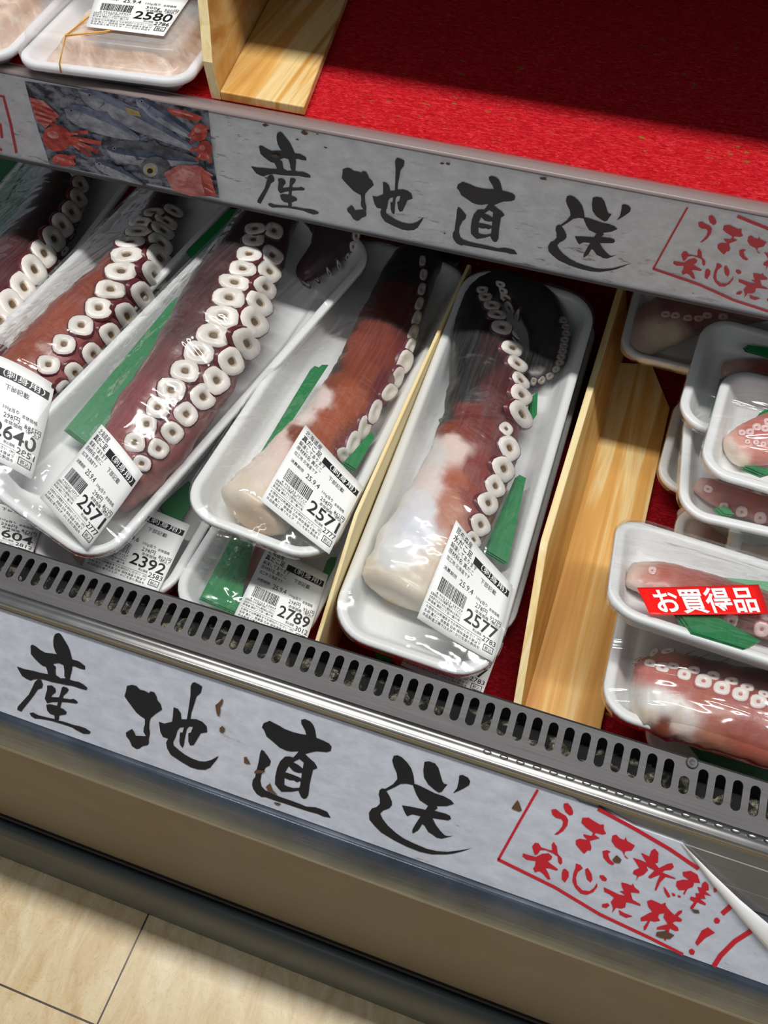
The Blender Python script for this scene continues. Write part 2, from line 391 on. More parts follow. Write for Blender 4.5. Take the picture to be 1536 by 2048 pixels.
lp = [(0.5725, 0.6816), (0.576, 0.6832), (0.584, 0.6820), (0.598, 0.6768), (0.598, 0.6752), (0.584, 0.6804), (0.576, 0.6816), (0.5735, 0.6806)]
cpart(extrude_x('clear_lip', lp, X0, X1, m_lip, None, True, True))

# red felt mats
m_felt_shaded = m_felt.copy(); m_felt_shaded.name = 'red_felt_shaded'  # same felt for the lower deck, shade between the packs put into its colour
for n_ in m_felt_shaded.node_tree.nodes:
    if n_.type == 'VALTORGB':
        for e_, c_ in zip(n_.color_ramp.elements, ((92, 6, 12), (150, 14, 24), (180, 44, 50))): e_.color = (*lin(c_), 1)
def felt(name, y0, y1, z0, th, lab, mt=None):
    nx, ny = 60, 30; v = []; f = []
    for j in range(ny + 1):
        for i in range(nx + 1):
            x = X0 + 0.01 + (X1 - X0 - 0.02) * i / nx; y = y0 + (y1 - y0) * j / ny
            v.append((x, y, z0 + th + 0.0006 * noise.noise((x * 18, y * 18, 3))))
    f = [[j * (nx + 1) + i, j * (nx + 1) + i + 1, (j + 1) * (nx + 1) + i + 1, (j + 1) * (nx + 1) + i] for j in range(ny) for i in range(nx)]
    b = len(v); v += [(X0 + 0.01, y0, z0), (X1 - 0.01, y0, z0), (X1 - 0.01, y1, z0), (X0 + 0.01, y1, z0)]
    n1 = nx + 1
    f += [[b + 3, b + 2, b + 1, b], [b, b + 1] + list(range(nx, -1, -1)), [b + 2, b + 3] + [ny * n1 + i for i in range(nx + 1)],
          [b + 1, b + 2] + [j * n1 + nx for j in range(ny, -1, -1)], [b + 3, b] + [j * n1 for j in range(ny + 1)]]
    return tag(mesh_obj(name, v, f, mt or m_felt), lab, 'mat')
felt('felt_mat', 0.599, 1.19, SHZ - 0.002, 0.004, 'red felt mat with gold flecks lying on the upper shelf')
felt('felt_mat', 0.2405, 1.19, DECK - 0.004, 0.004, 'red felt mat under the octopus packs on the lower deck', m_felt_shaded)

# ------------------------------------------------------------------ traced lettering
def Z(ox, oy, s, pts): return [(ox + x / s, oy + y / s) for x, y in pts]
K1 = (20, 1250, 8.533); K2 = (240, 1350, 6.982); K3 = (490, 1420, 8.084); K4 = (730, 1490, 6.678); R5 = (990, 1570, 5.486); R6 = (1200, 1670, 4.571)
BLACK = [
 ([Z(*K1, [(850,120),(890,150),(920,200),(970,280),(1020,370),(1050,460),(1080,575),(1180,600),(1240,640),(1300,690),(1295,750),(1200,725),(1120,690),(1080,690),(1075,760),(1050,850),(1035,915),(1100,940),(1190,955),(1270,1000),(1335,1055),(1325,1095),(1230,1075),(1130,1040),(1080,1025),(980,1010),(860,985),(740,960),(590,915),(480,910),(420,915),(370,935),(290,900),(220,850),(180,780),(135,695),(270,740),(400,765),(550,805),(665,825),(655,770),(630,700),(570,680),(500,620),(430,550),(375,480),(370,340),(400,322),(450,345),(540,415),(620,460),(720,470),(820,485),(790,440),(760,350),(755,260),(765,190),(790,140)]),
   Z(*K1, [(745,650),(850,635),(930,670),(945,760),(945,860),(970,895),(880,895),(800,840),(795,770),(800,700)])]),
 ([Z(*K1, [(490,915),(550,925),(580,1000),(565,1060),(490,1090),(430,1180),(370,1260),(330,1310),(240,1420),(210,1465),(140,1430),(150,1380),(240,1280),(340,1170),(400,1050),(440,960)])]),
 ([Z(*K1, [(650,1020),(730,1015),(790,1065),(800,1130),(740,1180),(720,1215),(850,1220),(870,1180),(900,1060),(920,1035),(990,1055),(1020,1090),(990,1140),(930,1190),(920,1235),(1050,1255),(1100,1245),(1150,1275),(1180,1310),(1140,1325),(1000,1305),(900,1300),(875,1395),(930,1420),(985,1470),(970,1510),(855,1530),(855,1580),(840,1615),(920,1630),(1100,1690),(1210,1715),(1310,1750),(1395,1810),(1370,1845),(1270,1840),(1150,1780),(1080,1735),(950,1690),(740,1625),(560,1590),(440,1580),(380,1540),(350,1490),(410,1478),(500,1525),(640,1560),(780,1590),(775,1525),(700,1500),(650,1440),(635,1345),(700,1335),(820,1365),(835,1300),(740,1300),(650,1320),(610,1240),(630,1160),(650,1090)])]),
 ([Z(*K2, [(110,140),(180,125),(240,140),(290,190),(360,210),(415,240),(440,215),(490,230),(520,280),(535,340),(580,395),(600,470),(510,530),(440,590),(425,640),(420,720),(430,800),(425,840),(415,870),(415,940),(400,965),(330,980),(280,1015),(240,1020),(180,980),(145,900),(100,840),(95,790),(180,740),(215,790),(230,835),(340,840),(375,840),(340,780),(345,720),(360,680),(360,600),(300,560),(240,510),(180,430),(120,350),(75,280),(95,220)])]),
 ([Z(*K2, [(760,437),(820,460),(860,520),(870,605),(945,605),(970,450),(995,280),(1000,140),(1020,100),(1050,88),(1110,115),(1160,150),(1140,235),(1080,290),(1040,420),(1010,510),(995,600),(1080,605),(1160,640),(1220,700),(1230,785),(1140,800),(1080,900),(1040,965),(990,970),(965,910),(965,800),(1000,790),(1030,710),(980,705),(945,740),(915,880),(905,960),(885,1005),(850,960),(840,900),(850,790),(885,790),(905,715),(850,720),(815,760),(790,850),(755,920),(760,970),(840,1040),(920,1100),(1010,1150),(1120,1190),(1200,1195),(1280,1175),(1390,1115),(1360,1170),(1310,1230),(1270,1280),(1200,1310),(1100,1305),(1000,1275),(870,1200),(720,1100),(670,1010),(655,930),(685,875),(610,850),(575,780),(555,640),(630,665),(740,640),(750,560)])]),
 ([Z(*K3, [(410,158),(470,190),(560,235),(650,290),(780,340),(900,370),(1000,385),(985,320),(920,200),(920,140),(980,130),(1060,165),(1110,220),(1140,290),(1165,435),(1280,480),(1370,525),(1410,575),(1395,645),(1330,665),(1170,650),(1070,670),(980,695),(1060,770),(1130,830),(1175,900),(1175,925),(1110,950),(1085,1050),(1055,1190),(1035,1360),(1000,1410),(960,1420),(920,1390),(890,1330),(875,1285),(760,1305),(600,1305),(540,1240),(495,1180),(500,1060),(530,920),(580,810),(660,735),(730,735),(790,750),(840,700),(880,650),(760,655),(680,640),(570,590),(480,510),(360,410),(320,310),(285,265),(310,200)]),
   Z(*K3, [(790,825),(890,775),(960,830),(945,930),(870,870)]), Z(*K3, [(720,890),(790,970),(870,1000),(930,1000),(920,1090),(860,1060),(760,1020),(660,990)]),
   Z(*K3, [(650,1080),(730,1115),(800,1120),(850,1150),(910,1130),(905,1190),(890,1240),(790,1245),(700,1220),(645,1190)])]),
 ([Z(*K3, [(280,625),(320,650),(380,730),(430,810),(410,880),(350,910),(320,960),(280,1020),(260,1130),(280,1220),(340,1280),(460,1340),(600,1395),(760,1450),(920,1510),(1000,1545),(1150,1555),(1250,1590),(1340,1630),(1395,1725),(1280,1705),(1180,1660),(1030,1620),(850,1560),(640,1490),(480,1440),(340,1390),(280,1390),(200,1340),(145,1260),(125,1190),(140,1110),(175,1070),(200,950),(230,830),(255,680)])]),
 ([Z(*K4, [(390,130),(440,122),(500,150),(570,220),(625,300),(655,400),(665,490),(660,500),(740,530),(840,580),(940,630),(1060,670),(1150,720),(1195,770),(1100,800),(960,800),(975,830),(930,860),(1000,880),(1080,900),(1140,930),(1155,970),(1120,992),(1000,975),(905,960),(950,1050),(1010,1130),(1070,1190),(1110,1200),(1185,1195),(1090,1220),(1030,1235),(960,1220),(900,1175),(850,1145),(800,1060),(770,1040),(720,1120),(650,1165),(635,1150),(640,1110),(700,1010),(750,935),(640,910),(570,935),(540,890),(500,790),(600,805),(720,830),(815,850),(850,795),(780,750),(735,720),(690,640),(645,520),(560,500),(480,505),(400,550),(290,600),(330,660),(365,740),(365,790),(330,830),(250,860),(210,900),(240,970),(310,1060),(420,1160),(520,1230),(640,1290),(830,1370),(960,1400),(1110,1410),(1270,1390),(1430,1362),(1300,1405),(1180,1435),(1080,1445),(900,1445),(740,1410),(560,1340),(400,1260),(220,1150),(130,1060),(65,980),(60,890),(100,830),(160,815),(205,770),(205,700),(190,650),(200,590),(230,565),(280,570),(380,510),(440,440),(430,360),(390,270),(370,190)])]),
 ([Z(*K4, [(800,210),(860,203),(940,230),(985,290),(1015,390),(1040,475),(1060,500),(1105,513),(1070,555),(1030,610),(990,620),(930,580),(850,510),(795,420),(785,320)])]),
 ([Z(*K4, [(1265,390),(1310,385),(1380,420),(1410,470),(1395,520),(1330,560),(1260,595),(1180,630),(1235,560),(1255,480)])]),
]
RED = [Z(*R5, p) for p in (
 [(755,190),(800,185),(840,230),(860,280),(855,310),(820,320),(775,280),(755,230)],
 [(620,255),(670,250),(720,290),(780,325),(805,370),(795,430),(750,490),(690,530),(650,530),(700,490),(740,440),(750,390),(730,360),(670,345),(630,310)],
 [(960,345),(1030,345),(1100,390),(1150,420),(1195,420),(1195,470),(1220,520),(1180,530),(1110,510),(1090,530),(1150,570),(1070,590),(1040,600),(1060,670),(1050,705),(1020,700),(980,740),(940,700),(890,640),(890,590),(930,575),(1020,590),(975,545),(970,525),(1060,545),(1080,510),(1000,450),(950,400)],
 [(1290,540),(1330,530),(1370,570),(1420,590),(1435,555),(1450,600),(1536,650),(1500,705),(1430,710),(1420,750),(1470,800),(1430,780),(1395,710),(1320,660),(1280,600)],
 [(1180,710),(1230,700),(1270,715),(1240,740),(1260,800),(1310,850),(1290,865),(1240,840),(1190,780)],
 [(410,660),(440,620),(480,625),(510,670),(600,700),(630,705),(625,640),(645,610),(680,660),(690,740),(735,790),(740,840),(720,860),(695,830),(690,770),(640,735),(560,700),(500,700),(470,745),(440,755),(420,700)],
 [(310,735),(370,755),(450,775),(520,740),(590,735),(630,770),(620,800),(580,825),(640,870),(695,910),(680,925),(600,900),(555,895),(590,960),(610,1020),(580,1020),(530,960),(490,930),(440,945),(420,900),(440,880),(450,820),(350,805),(305,770)],
 [(750,910),(775,905),(810,940),(810,990),(770,1055),(735,1020),(735,950)],
 [(890,845),(940,865),(965,900),(910,940),(890,1000),(900,1080),(960,1140),(1040,1150),(1090,1110),(1120,1060),(1125,1100),(1080,1160),(1010,1190),(940,1175),(880,1110),(850,1040),(860,960),(885,890)],
 [(990,910),(1020,895),(1060,960),(1070,1020),(1050,1055),(1010,1020),(995,960)],
 [(1150,975),(1190,975),(1230,1015),(1220,1040),(1180,1035),(1150,1000)])]
RED += [Z(*R6, p) for p in (
 [(195,420),(240,430),(290,450),(300,430),(320,470),(360,500),(360,520),(280,510),(290,550),(300,580),(370,620),(370,635),(290,610),(240,600),(230,650),(190,660),(150,650),(110,700),(120,660),(100,600),(130,560),(90,530),(40,505),(35,465),(90,490),(170,530),(240,545),(180,500),(220,500),(200,460)],
 [(20,620),(70,610),(90,630),(60,655),(20,645)], [(170,670),(220,700),(300,730),(240,745),(180,715)],
 [(430,590),(470,580),(520,600),(560,620),(600,605),(600,630),(620,660),(680,720),(720,680),(750,675),(750,695),(710,730),(750,760),(740,780),(690,775),(660,790),(710,830),(720,860),(690,865),(640,840),(600,955),(585,945),(600,850),(520,850),(520,830),(620,800),(580,740),(590,700),(540,710),(530,740),(550,770),(500,780),(460,770),(420,850),(400,860),(400,825),(440,770),(375,775),(370,745),(450,700),(480,690),(440,640)],
 [(375,150),(410,165),(450,185),(470,130),(500,112),(535,150),(530,240),(500,245),(540,290),(620,250),(660,245),(675,280),(650,305),(590,310),(570,330),(690,380),(690,390),(600,370),(550,420),(515,495),(500,490),(520,420),(550,350),(460,385),(440,370),(500,310),(420,270),(440,310),(400,350),(350,370),(330,410),(340,360),(300,340),(310,310),(360,290),(330,240),(300,195),(380,220),(430,245),(400,200)],
 [(755,325),(830,315),(890,350),(915,425),(860,420),(850,460),(800,480),(770,535),(760,520),(780,490),(720,490),(695,450),(700,410),(760,395),(820,400),(760,360)],
 [(580,455),(610,490),(645,550),(620,560),(590,510)], [(655,515),(685,525),(690,545),(665,545)], [(710,535),(740,545),(735,560),(712,555)],
 [(890,460),(925,470),(935,430),(960,410),(990,440),(995,490),(960,500),(1020,545),(950,530),(965,570),(910,570),(970,615),(960,630),(890,600),(850,660),(825,665),(825,645),(860,600),(820,575),(830,550),(880,560),(870,520),(910,520)],
 [(1035,470),(1060,480),(1068,505),(1040,510)],
 [(1190,610),(1215,650),(1130,725),(1100,690)], [(1045,750),(1070,740),(1098,765),(1085,795),(1055,795),(1040,775)],
 [(985,830),(1050,880),(960,930),(890,1000),(870,970),(930,860)], [(815,1035),(840,1025),(868,1050),(855,1082),(825,1078),(812,1055)])]
def stroke(pts, w):
    out = []; inn = []
    for i, p in enumerate(pts):
        a = np.array(pts[max(i - 1, 0)], float); b = np.array(pts[min(i + 1, len(pts) - 1)], float); d = b - a; d /= np.hypot(*d)
        n = np.array([-d[1], d[0]]) * w / 2; out.append(tuple(np.array(p) + n)); inn.append(tuple(np.array(p) - n))
    return out + inn[::-1]
RED += [stroke([(1076, 1577), (1040, 1640), (997, 1717)], 5), stroke([(996, 1716), (1110, 1772), (1200, 1826), (1300, 1873), (1366, 1906)], 6),
        stroke([(1196, 1615), (1270, 1655), (1340, 1696), (1397, 1735)], 7), stroke([(1506, 1856), (1469, 1880), (1441, 1908), (1427, 1930)], 10)]
SPOTS = [Z(*K2, [(1440,315),(1455,340),(1440,400),(1415,430),(1415,500),(1400,565),(1370,540),(1355,480),(1345,405),(1390,370)]),
         Z(*K2, [(1440,695),(1480,730),(1470,780),(1440,795),(1405,770),(1405,720)]), Z(*R5, [(250,150),(270,180),(300,265),(270,275),(185,240),(215,195)]),
         Z(*R5, [(1335,750),(1390,800),(1370,840),(1310,830),(1290,800)]), Z(*R6, [(520,870),(600,860),(680,900),(640,935),(560,925),(510,905)]),
         Z(*K3, [(0,740),(40,740),(105,855),(40,850),(0,830)]), Z(*K3, [(480,1465),(560,1480),(600,1500),(550,1525),(500,1500)]), Z(*K3, [(160,985),(200,940),(350,965),(300,1000),(180,1010)]),
         Z(*K3, [(350,1220),(420,1160),(460,1270),(540,1350),(440,1310),(380,1280)]), Z(*R6, [(830,660),(900,670),(910,700),(860,695)])]
def px2uv(p):
    q = hitplane(p[0], p[1], SP0, SN) - SP0; return (q[0], q @ SU)
def poly_faces(loops):
    pl = [[Vector((x, y, 0)) for x, y in lp] for lp in loops]
    return [v for lp in loops for v in lp], [list(t) for t in tessellate_polygon(pl)]
def lettering(name, groups, place, mats, parent, off, clip=None):
    """groups: list of (material index, [outer, hole...]) in print coordinates (u,v)"""
    mb = MB()
    for mi, loops in groups:
        v, f = poly_faces(loops)
        if clip and min(q[0] for q in v) > clip: continue
        mb.add([place(u, w, off) for u, w in v], f, mi)
    return mb.build(name, mats, parent)
gl = [(0, [[px2uv(p) for p in lp] for lp in g]) for g in BLACK] + [(1, [[px2uv(p) for p in lp]]) for lp in RED]
spt = [(2, [[px2uv(p) for p in lp]]) for lp in SPOTS]
# lower sign : a printed sheet whose right top corner has peeled away
lo = empty('sign', SPt(0, -0.045)); tag(lo, 'large shelf-front sign on the lower steel bumper, its right corner peeling off', 'sign', 'brush-lettered signs')
inv = -np.array(SPt(0, -0.045))
Lp = lambda u, v, off=0.0: SPt(u, v, off) + inv
edge = [(-400, 1090)] + [(0, 1215), (500, 1376), (960, 1539), (1147, 1594)] + [(1160, 1603), (1200, 1616), (1270, 1652), (1366, 1686), (1395, 1725), (1425, 1760), (1490, 1838), (1560, 1915)]
vtop = np.mean([px2uv(p)[1] for p in ((0, 1215), (500, 1376), (960, 1539))]); vbot = np.mean([px2uv(p)[1] for p in ((0, 1418), (440, 1579), (960, 1764))])
ul = -0.62
outl = [(ul, vtop), (px2uv((1147, 1594))[0], vtop)] + [px2uv(p) for p in edge[5:]]
outl = outl + [(px2uv((1560, 1990))[0], vbot), (ul, vbot)]
v, f = poly_faces([outl]); n_ = len(v)
mesh_obj('printed_sheet', [Lp(u, w, 0.0008) for u, w in v] + [Lp(u, w, -0.0004) for u, w in v], f + [[i + n_ for i in q[::-1]] for q in f] + [[k, (k + 1) % n_, n_ + (k + 1) % n_, n_ + k] for k in range(n_)], m_sign, lo)
lettering('lettering', gl, Lp, [m_brush, m_red], lo, 0.0012)
for sp_ in spt: lettering('rust_spot', [sp_], Lp, [m_brush, m_red, m_brown_spot], lo, 0.0015)
tv = [0.0, -0.003, -0.0035, -0.011, -0.0115, -0.019, -0.0195, -0.030, -0.0305, -0.042]
to = [0.0004, 0.0004, 0.0001, 0.0001, 0.0005, 0.0005, 0.0001, 0.0001, 0.0004, 0.0003]
cpart(extrude_x('ribbed_trim', [yz(SPt(0, vtop + 0.004 + a, b - 0.0004)) for a, b in zip(tv, to)] + [yz(SPt(0, vtop + 0.004 + a, -0.0011)) for a in (tv[-1], 0)], X0, X1, m_chrome))
# curled corner showing its white back
top = [(1364, 1684), (1420, 1738), (1478, 1790), (1560, 1858)]; bot = [(1366, 1688), (1424, 1762), (1490, 1840), (1560, 1918)]
cv = []; cf_ = []
for a, b in zip(top, bot):
    A = np.array(px2uv(a)); B = np.array(px2uv(b))
    for k in range(6):
        t = k / 5; q = B + (A - B) * t; cv.append(Lp(q[0], q[1], 0.001 + 0.006 * math.sin(PI * (0.15 + 0.6 * t)) * np.hypot(*(A - B)) / 0.03))
cf_ = [[i * 6 + k, i * 6 + k + 1, (i + 1) * 6 + k + 1, (i + 1) * 6 + k] for i in range(3) for k in range(5)]
cc = mesh_obj('curled_corner', cv, cf_, m_white_ink, lo, True); sd = cc.modifiers.new('s', 'SOLIDIFY'); sd.thickness = 0.0004

# upper sign
up = empty('sign', UPt(0, -0.05)); tag(up, 'dirty shelf-edge sign with seafood photo hanging below the upper red shelf', 'sign', 'brush-lettered signs')
inv2 = -np.array(UPt(0, -0.05)); Up = lambda u, v, off=0.0: UPt(u, v, off) + inv2
v = [(-0.85, topv - 0.001), (0.6, topv - 0.001), (0.6, botv), (-0.85, botv)]
mesh_obj('printed_sheet', [Up(u, w, 0.0006) for u, w in v] + [Up(u, w, -0.0004) for u, w in v], [[3, 2, 1, 0], [4, 5, 6, 7], [0, 1, 5, 4], [1, 2, 6, 5], [2, 3, 7, 6], [3, 0, 4, 7]], m_sign_up, up)
m_brush_up = mat('faded_brush_ink', (46, 46, 50), 0.45); m_red_up = mat('faded_red_ink', (204, 66, 76), 0.45)
lettering('lettering', gl, Up, [m_brush_up, m_red_up], up, 0.001)
def upx2uv(p):
    q = hitplane(p[0], p[1], UP0, UN) - UP0; return (q[0] / KS, (q @ UU) / KS)
fr_ = [stroke([(-30, 186), (8, 192), (22, 245), (34, 305)], 5), stroke([(-12, 240), (2, 248), (5, 275)], 5), stroke([(-10, 290), (5, 300)], 5)]
lettering('red_frame', [(0, [[upx2uv(p) for p in lp]]) for lp in fr_], Up, [m_red_up], up, 0.001)
H = lambda pts: [upx2uv((x / 2, y / 2)) for x, y in pts]
def ell(cx, cy, a, b, ang=0, n=18): return [(cx + a * math.cos(t) * math.cos(ang) - b * math.sin(t) * math.sin(ang), cy + a * math.cos(t) * math.sin(ang) + b * math.sin(t) * math.cos(ang)) for t in [2 * PI * k / n for k in range(n)]]
def speck(name, a, b, sc, th=(0.4, 0.6), dist=0.0):
    m = mat(name, a, 0.4); L(m, ramp(m, noise_tex(m, coords(m, (1, 1, 1.6)), sc, 4, 0.65, dist), [(th[0], a), (th[1], b)]), bsdf(m).inputs['Base Color']); return m
PM = [speck('print_ice', (52, 56, 66), (150, 158, 172), 90), speck('print_fish_blue', (86, 98, 124), (136, 146, 168), 40), speck('print_fish_silver', (136, 140, 152), (186, 190, 200), 60),
      speck('print_fish_dark', (64, 68, 76), (112, 116, 124), 50), speck('print_crab', (168, 44, 36), (224, 96, 80), 70), speck('print_shrimp', (186, 84, 82), (224, 150, 146), 45), speck('print_gill', (52, 62, 84), (90, 104, 128), 60),
      speck('print_pale_red', (196, 96, 92), (232, 168, 160), 60)]
def fish(x0, y0, x1, y1, w, back, mid, belly):
    a = np.array([x0, y0], float); b = np.array([x1, y1], float); d = b - a; n = np.array([-d[1], d[0]]) / np.hypot(*d); T = np.linspace(0, 1, 15)
    hw = lambda t: w / 2 * (math.sin(PI * min(1, t ** 0.62 * 0.97)) ** 0.75 * 0.95 + 0.05)
    up_ = [a + d * t - n * hw(t) for t in T]; c1 = [a + d * t - n * hw(t) * 0.30 for t in T]; c2 = [a + d * t + n * hw(t) * 0.30 for t in T]; lo_ = [a + d * t + n * hw(t) for t in T]
    tail = [b - n * 4, b + d * 0.10 - n * w * 0.34, b + d * 0.05, b + d * 0.10 + n * w * 0.34, b + n * 4]; e = a + d * 0.085 - n * hw(0.085) * 0.2
    q = lambda L_: [tuple(p) for p in L_]
    return [(back, q(tail)), (back, q(up_ + c1[::-1])), (mid, q(c1 + c2[::-1])), (belly, q(c2 + lo_[::-1])), (back, q([a + d * 0.2 - n * hw(.2) * .6, a + d * 0.225, a + d * 0.2 + n * hw(.2) * .6, a + d * 0.212])), (2, ell(e[0], e[1], 7, 7)), (8, ell(e[0], e[1], 4, 4)),
            (back, q([a + d * 0.42 - n * hw(.42), a + d * 0.5 - n * (hw(.5) + w * 0.16), a + d * 0.58 - n * hw(.58)])), (mid, q([a + d * 0.3 + n * hw(.3) * .1, a + d * 0.40 + n * hw(.4) * .5, a + d * 0.34 + n * hw(.34) * .6]))]
PM.append(mat('print_eye', (20, 22, 26), 0.4)); PM.append(speck('print_lemon', (176, 150, 96), (206, 186, 130), 60))
def crab(cx, cy, a, b, legs):
    out = [(4, ell(cx, cy, a, b, 0.2))]
    for (x, y, w_) in legs: out.append((4, stroke([(cx, cy), ((cx + x) / 2, (cy + y) / 2 - 8), (x, y)], w_))); out.append((7, stroke([((cx + x) / 2, (cy + y) / 2 - 6), ((cx + x * 2) / 3, (cy + y * 2) / 3)], w_ * .4)))
    out.append((7, ell(cx - a * .25, cy - b * .3, a * .42, b * .3, 0.3))); return out
pic = [(0, [(100, 322), (450, 372), (835, 440), (850, 600), (880, 790), (560, 725), (200, 655), (140, 470)])]
pic += fish(545, 392, 800, 560, 62, 6, 1, 2) + fish(320, 362, 770, 592, 84, 1, 2, 2) + fish(262, 432, 560, 552, 86, 1, 2, 2)
pic += [(9, [(500, 420), (560, 440), (570, 462), (520, 452)])]
pic += fish(430, 590, 800, 640, 96, 3, 6, 2) + fish(385, 645, 575, 728, 46, 6, 2, 2) + [(3, ell(628, 664, 60, 46)), (2, ell(608, 672, 30, 28)), (9, ell(608, 674, 22, 20)), (8, ell(606, 676, 12, 11))]
pic += [(7, [(125, 382), (180, 395), (245, 455), (225, 470), (190, 505), (150, 470)])] + [(4, stroke([(132 + 8 * k, 400 + 24 * k), (225 + 4 * k, 440 + 18 * k)], 9)) for k in range(4)]
pic += crab(235, 545, 58, 52, [(360, 520, 15), (412, 566, 17), (400, 598, 16), (370, 612, 13)]) + crab(262, 632, 44, 24, [(310, 620, 12), (308, 650, 12), (220, 640, 16)])
pic += [(4, [(670, 420), (740, 430), (820, 458), (800, 478), (700, 450)]), (7, stroke([(700, 432), (780, 455)], 7))] + crab(806, 520, 32, 36, [(760, 535, 12), (770, 560, 12), (846, 500, 12)]) + crab(826, 590, 30, 40, [(770, 590, 14), (795, 632, 14), (852, 640, 12)])
pic += [(5, [(665, 680), (720, 650), (800, 648), (845, 690), (875, 772), (770, 772), (700, 748)]), (7, [(690, 690), (740, 662), (790, 680), (760, 730), (710, 728)]), (4, [(810, 650), (850, 690), (875, 770), (830, 772), (815, 710)])] + [(7, stroke([(826, 670 + 22 * k), (860, 690 + 22 * k)], 6)) for k in range(4)]
mb = MB()
for k, (mi, pts) in enumerate(pic):
    v, f = poly_faces([H(pts)]); mb.add([Up(u, w, 0.0009 + 0.00004 * k) for u, w in v], f, mi)
mb.build('seafood_photo', PM, up)
for k in range(26):
    mb = MB()
    u0 = random.uniform(-0.45, 0.3); v0 = topv - random.choice([random.uniform(0.0, 0.006), random.uniform(0.002, 0.086)]); s = random.uniform(0.0006, 0.0022)
    v, f = poly_faces([[(u0 + s * random.uniform(.6, 1.4) * math.cos(t) * 1.6, v0 + s * random.uniform(.5, 1.2) * math.sin(t)) for t in [2 * PI * q / 9 for q in range(9)]]])
    mb.add([Up(u, w, 0.0020) for u, w in v], f); mb.build('rust_spot', m_brown_spot, up)

# ------------------------------------------------------------------ wooden dividers
def divider(name, lab, base, board, th, top_dx, z0, h, m1, m2, foot=None):
    """base: (x,y) outline of the foot board; board: inner/outer bottom line (x at y0, x at y1) and side profile"""
    e = empty(name, (0, 0, 0)); tag(e, lab, 'divider', 'wooden shelf dividers')
    (xa, ya), (xb, yb) = board; c = np.array([(xa + xb) / 2, (ya + yb) / 2, z0]); e.location = c
    if base:
        o = prism('foot_board', [(x - c[0], y - c[1]) for x, y in base], 'z', 0.0005, 0.008, m1, e); bevel(o, 0.001)
    prof = foot; v = []
    for s in (0, 1):
        for (y, zz) in prof:
            x = xa + (xb - xa) * (y - ya) / (yb - ya) + top_dx * (zz / h) + s * th
            v.append((x - c[0], y - c[1], zz + 0.0003))
    n = len(prof)
    f = [list(range(n)), [n + k for k in range(n)][::-1]] + [[k, n + k, n + (k + 1) % n, (k + 1) % n] for k in range(n)]
    o = mesh_obj('upright_board', v, f, [m2, m_wood_edge], e, False, [0, 0] + [1] * n); bevel(o, 0.0008)
    return e
DZ = DECK + 0.0005
b2 = [tuple(hitz(*p, DZ + .008)[:2]) for p in ((1340, 816), (1202, 1454))]
q1 = hitz(1304, 728, DZ + .008); q0 = hitz(1248, 728, DZ + .008)
divider('wooden_divider', 'L-shaped pine divider with wide foot board left of the small packs', [(0.0135, 0.275), (b2[1][0], 0.275), b2[0], (q1[0], q1[1]), (0.018, q0[1])],
        ((0.0115, 0.275), (0.0185, 0.75)), 0.0065, -0.020, DZ, 0.078, m_wood2, m_wood,
        [(0.275, 0.0), (0.275, 0.012), (0.30, 0.026), (0.398, 0.0755), (0.405, 0.078), (0.745, 0.078), (0.75, 0.074), (0.75, 0.0)])
divider('wooden_divider', 'thin pine divider standing between the two middle octopus trays', None,
        ((-0.1490, 0.262), (-0.1475, 0.70)), 0.0034, -0.0015, DZ, 0.107, m_wood2, m_wood_edge,
        [(0.255, 0.0), (0.255, 0.055), (0.35, 0.102), (0.362, 0.107), (0.686, 0.107), (0.692, 0.102), (0.692, 0.0)])
UZ = SHZ + 0.0025
g = lambda px, py, z=UZ + .008: tuple(hitz(px, py, z)[:2])
c0, c1 = g(537, 0), g(432, 197); r0, r1 = g(690, 0), g(600, 235)
d_ = (np.array(c0) - np.array(c1)); d_ /= np.hypot(*d_); dr = (np.array(r0) - np.array(r1)); dr /= np.hypot(*dr)
far0 = np.array(c0) + d_ * 0.2; far1 = np.array(r0) + dr * 0.2; yf = 0.602
ca_ = np.array(c1) + d_ * (yf - c1[1]) / d_[1]; ra_ = np.array(r1) + dr * (yf - r1[1]) / dr[1]
divider('wooden_divider', 'L-shaped pine divider on the upper red shelf beside the lidded tub', [tuple(ca_), tuple(ra_), tuple(far1), tuple(far0)],
        ((ca_[0] - 0.009, yf), (far0[0] - 0.009, far0[1])), 0.009, -0.006, UZ, 0.07, m_wood2, m_wood,
        [(yf, 0.0), (yf, 0.030), (yf + 0.012, 0.052), (yf + 0.02, 0.07), (far0[1], 0.07), (far0[1], 0.0)])

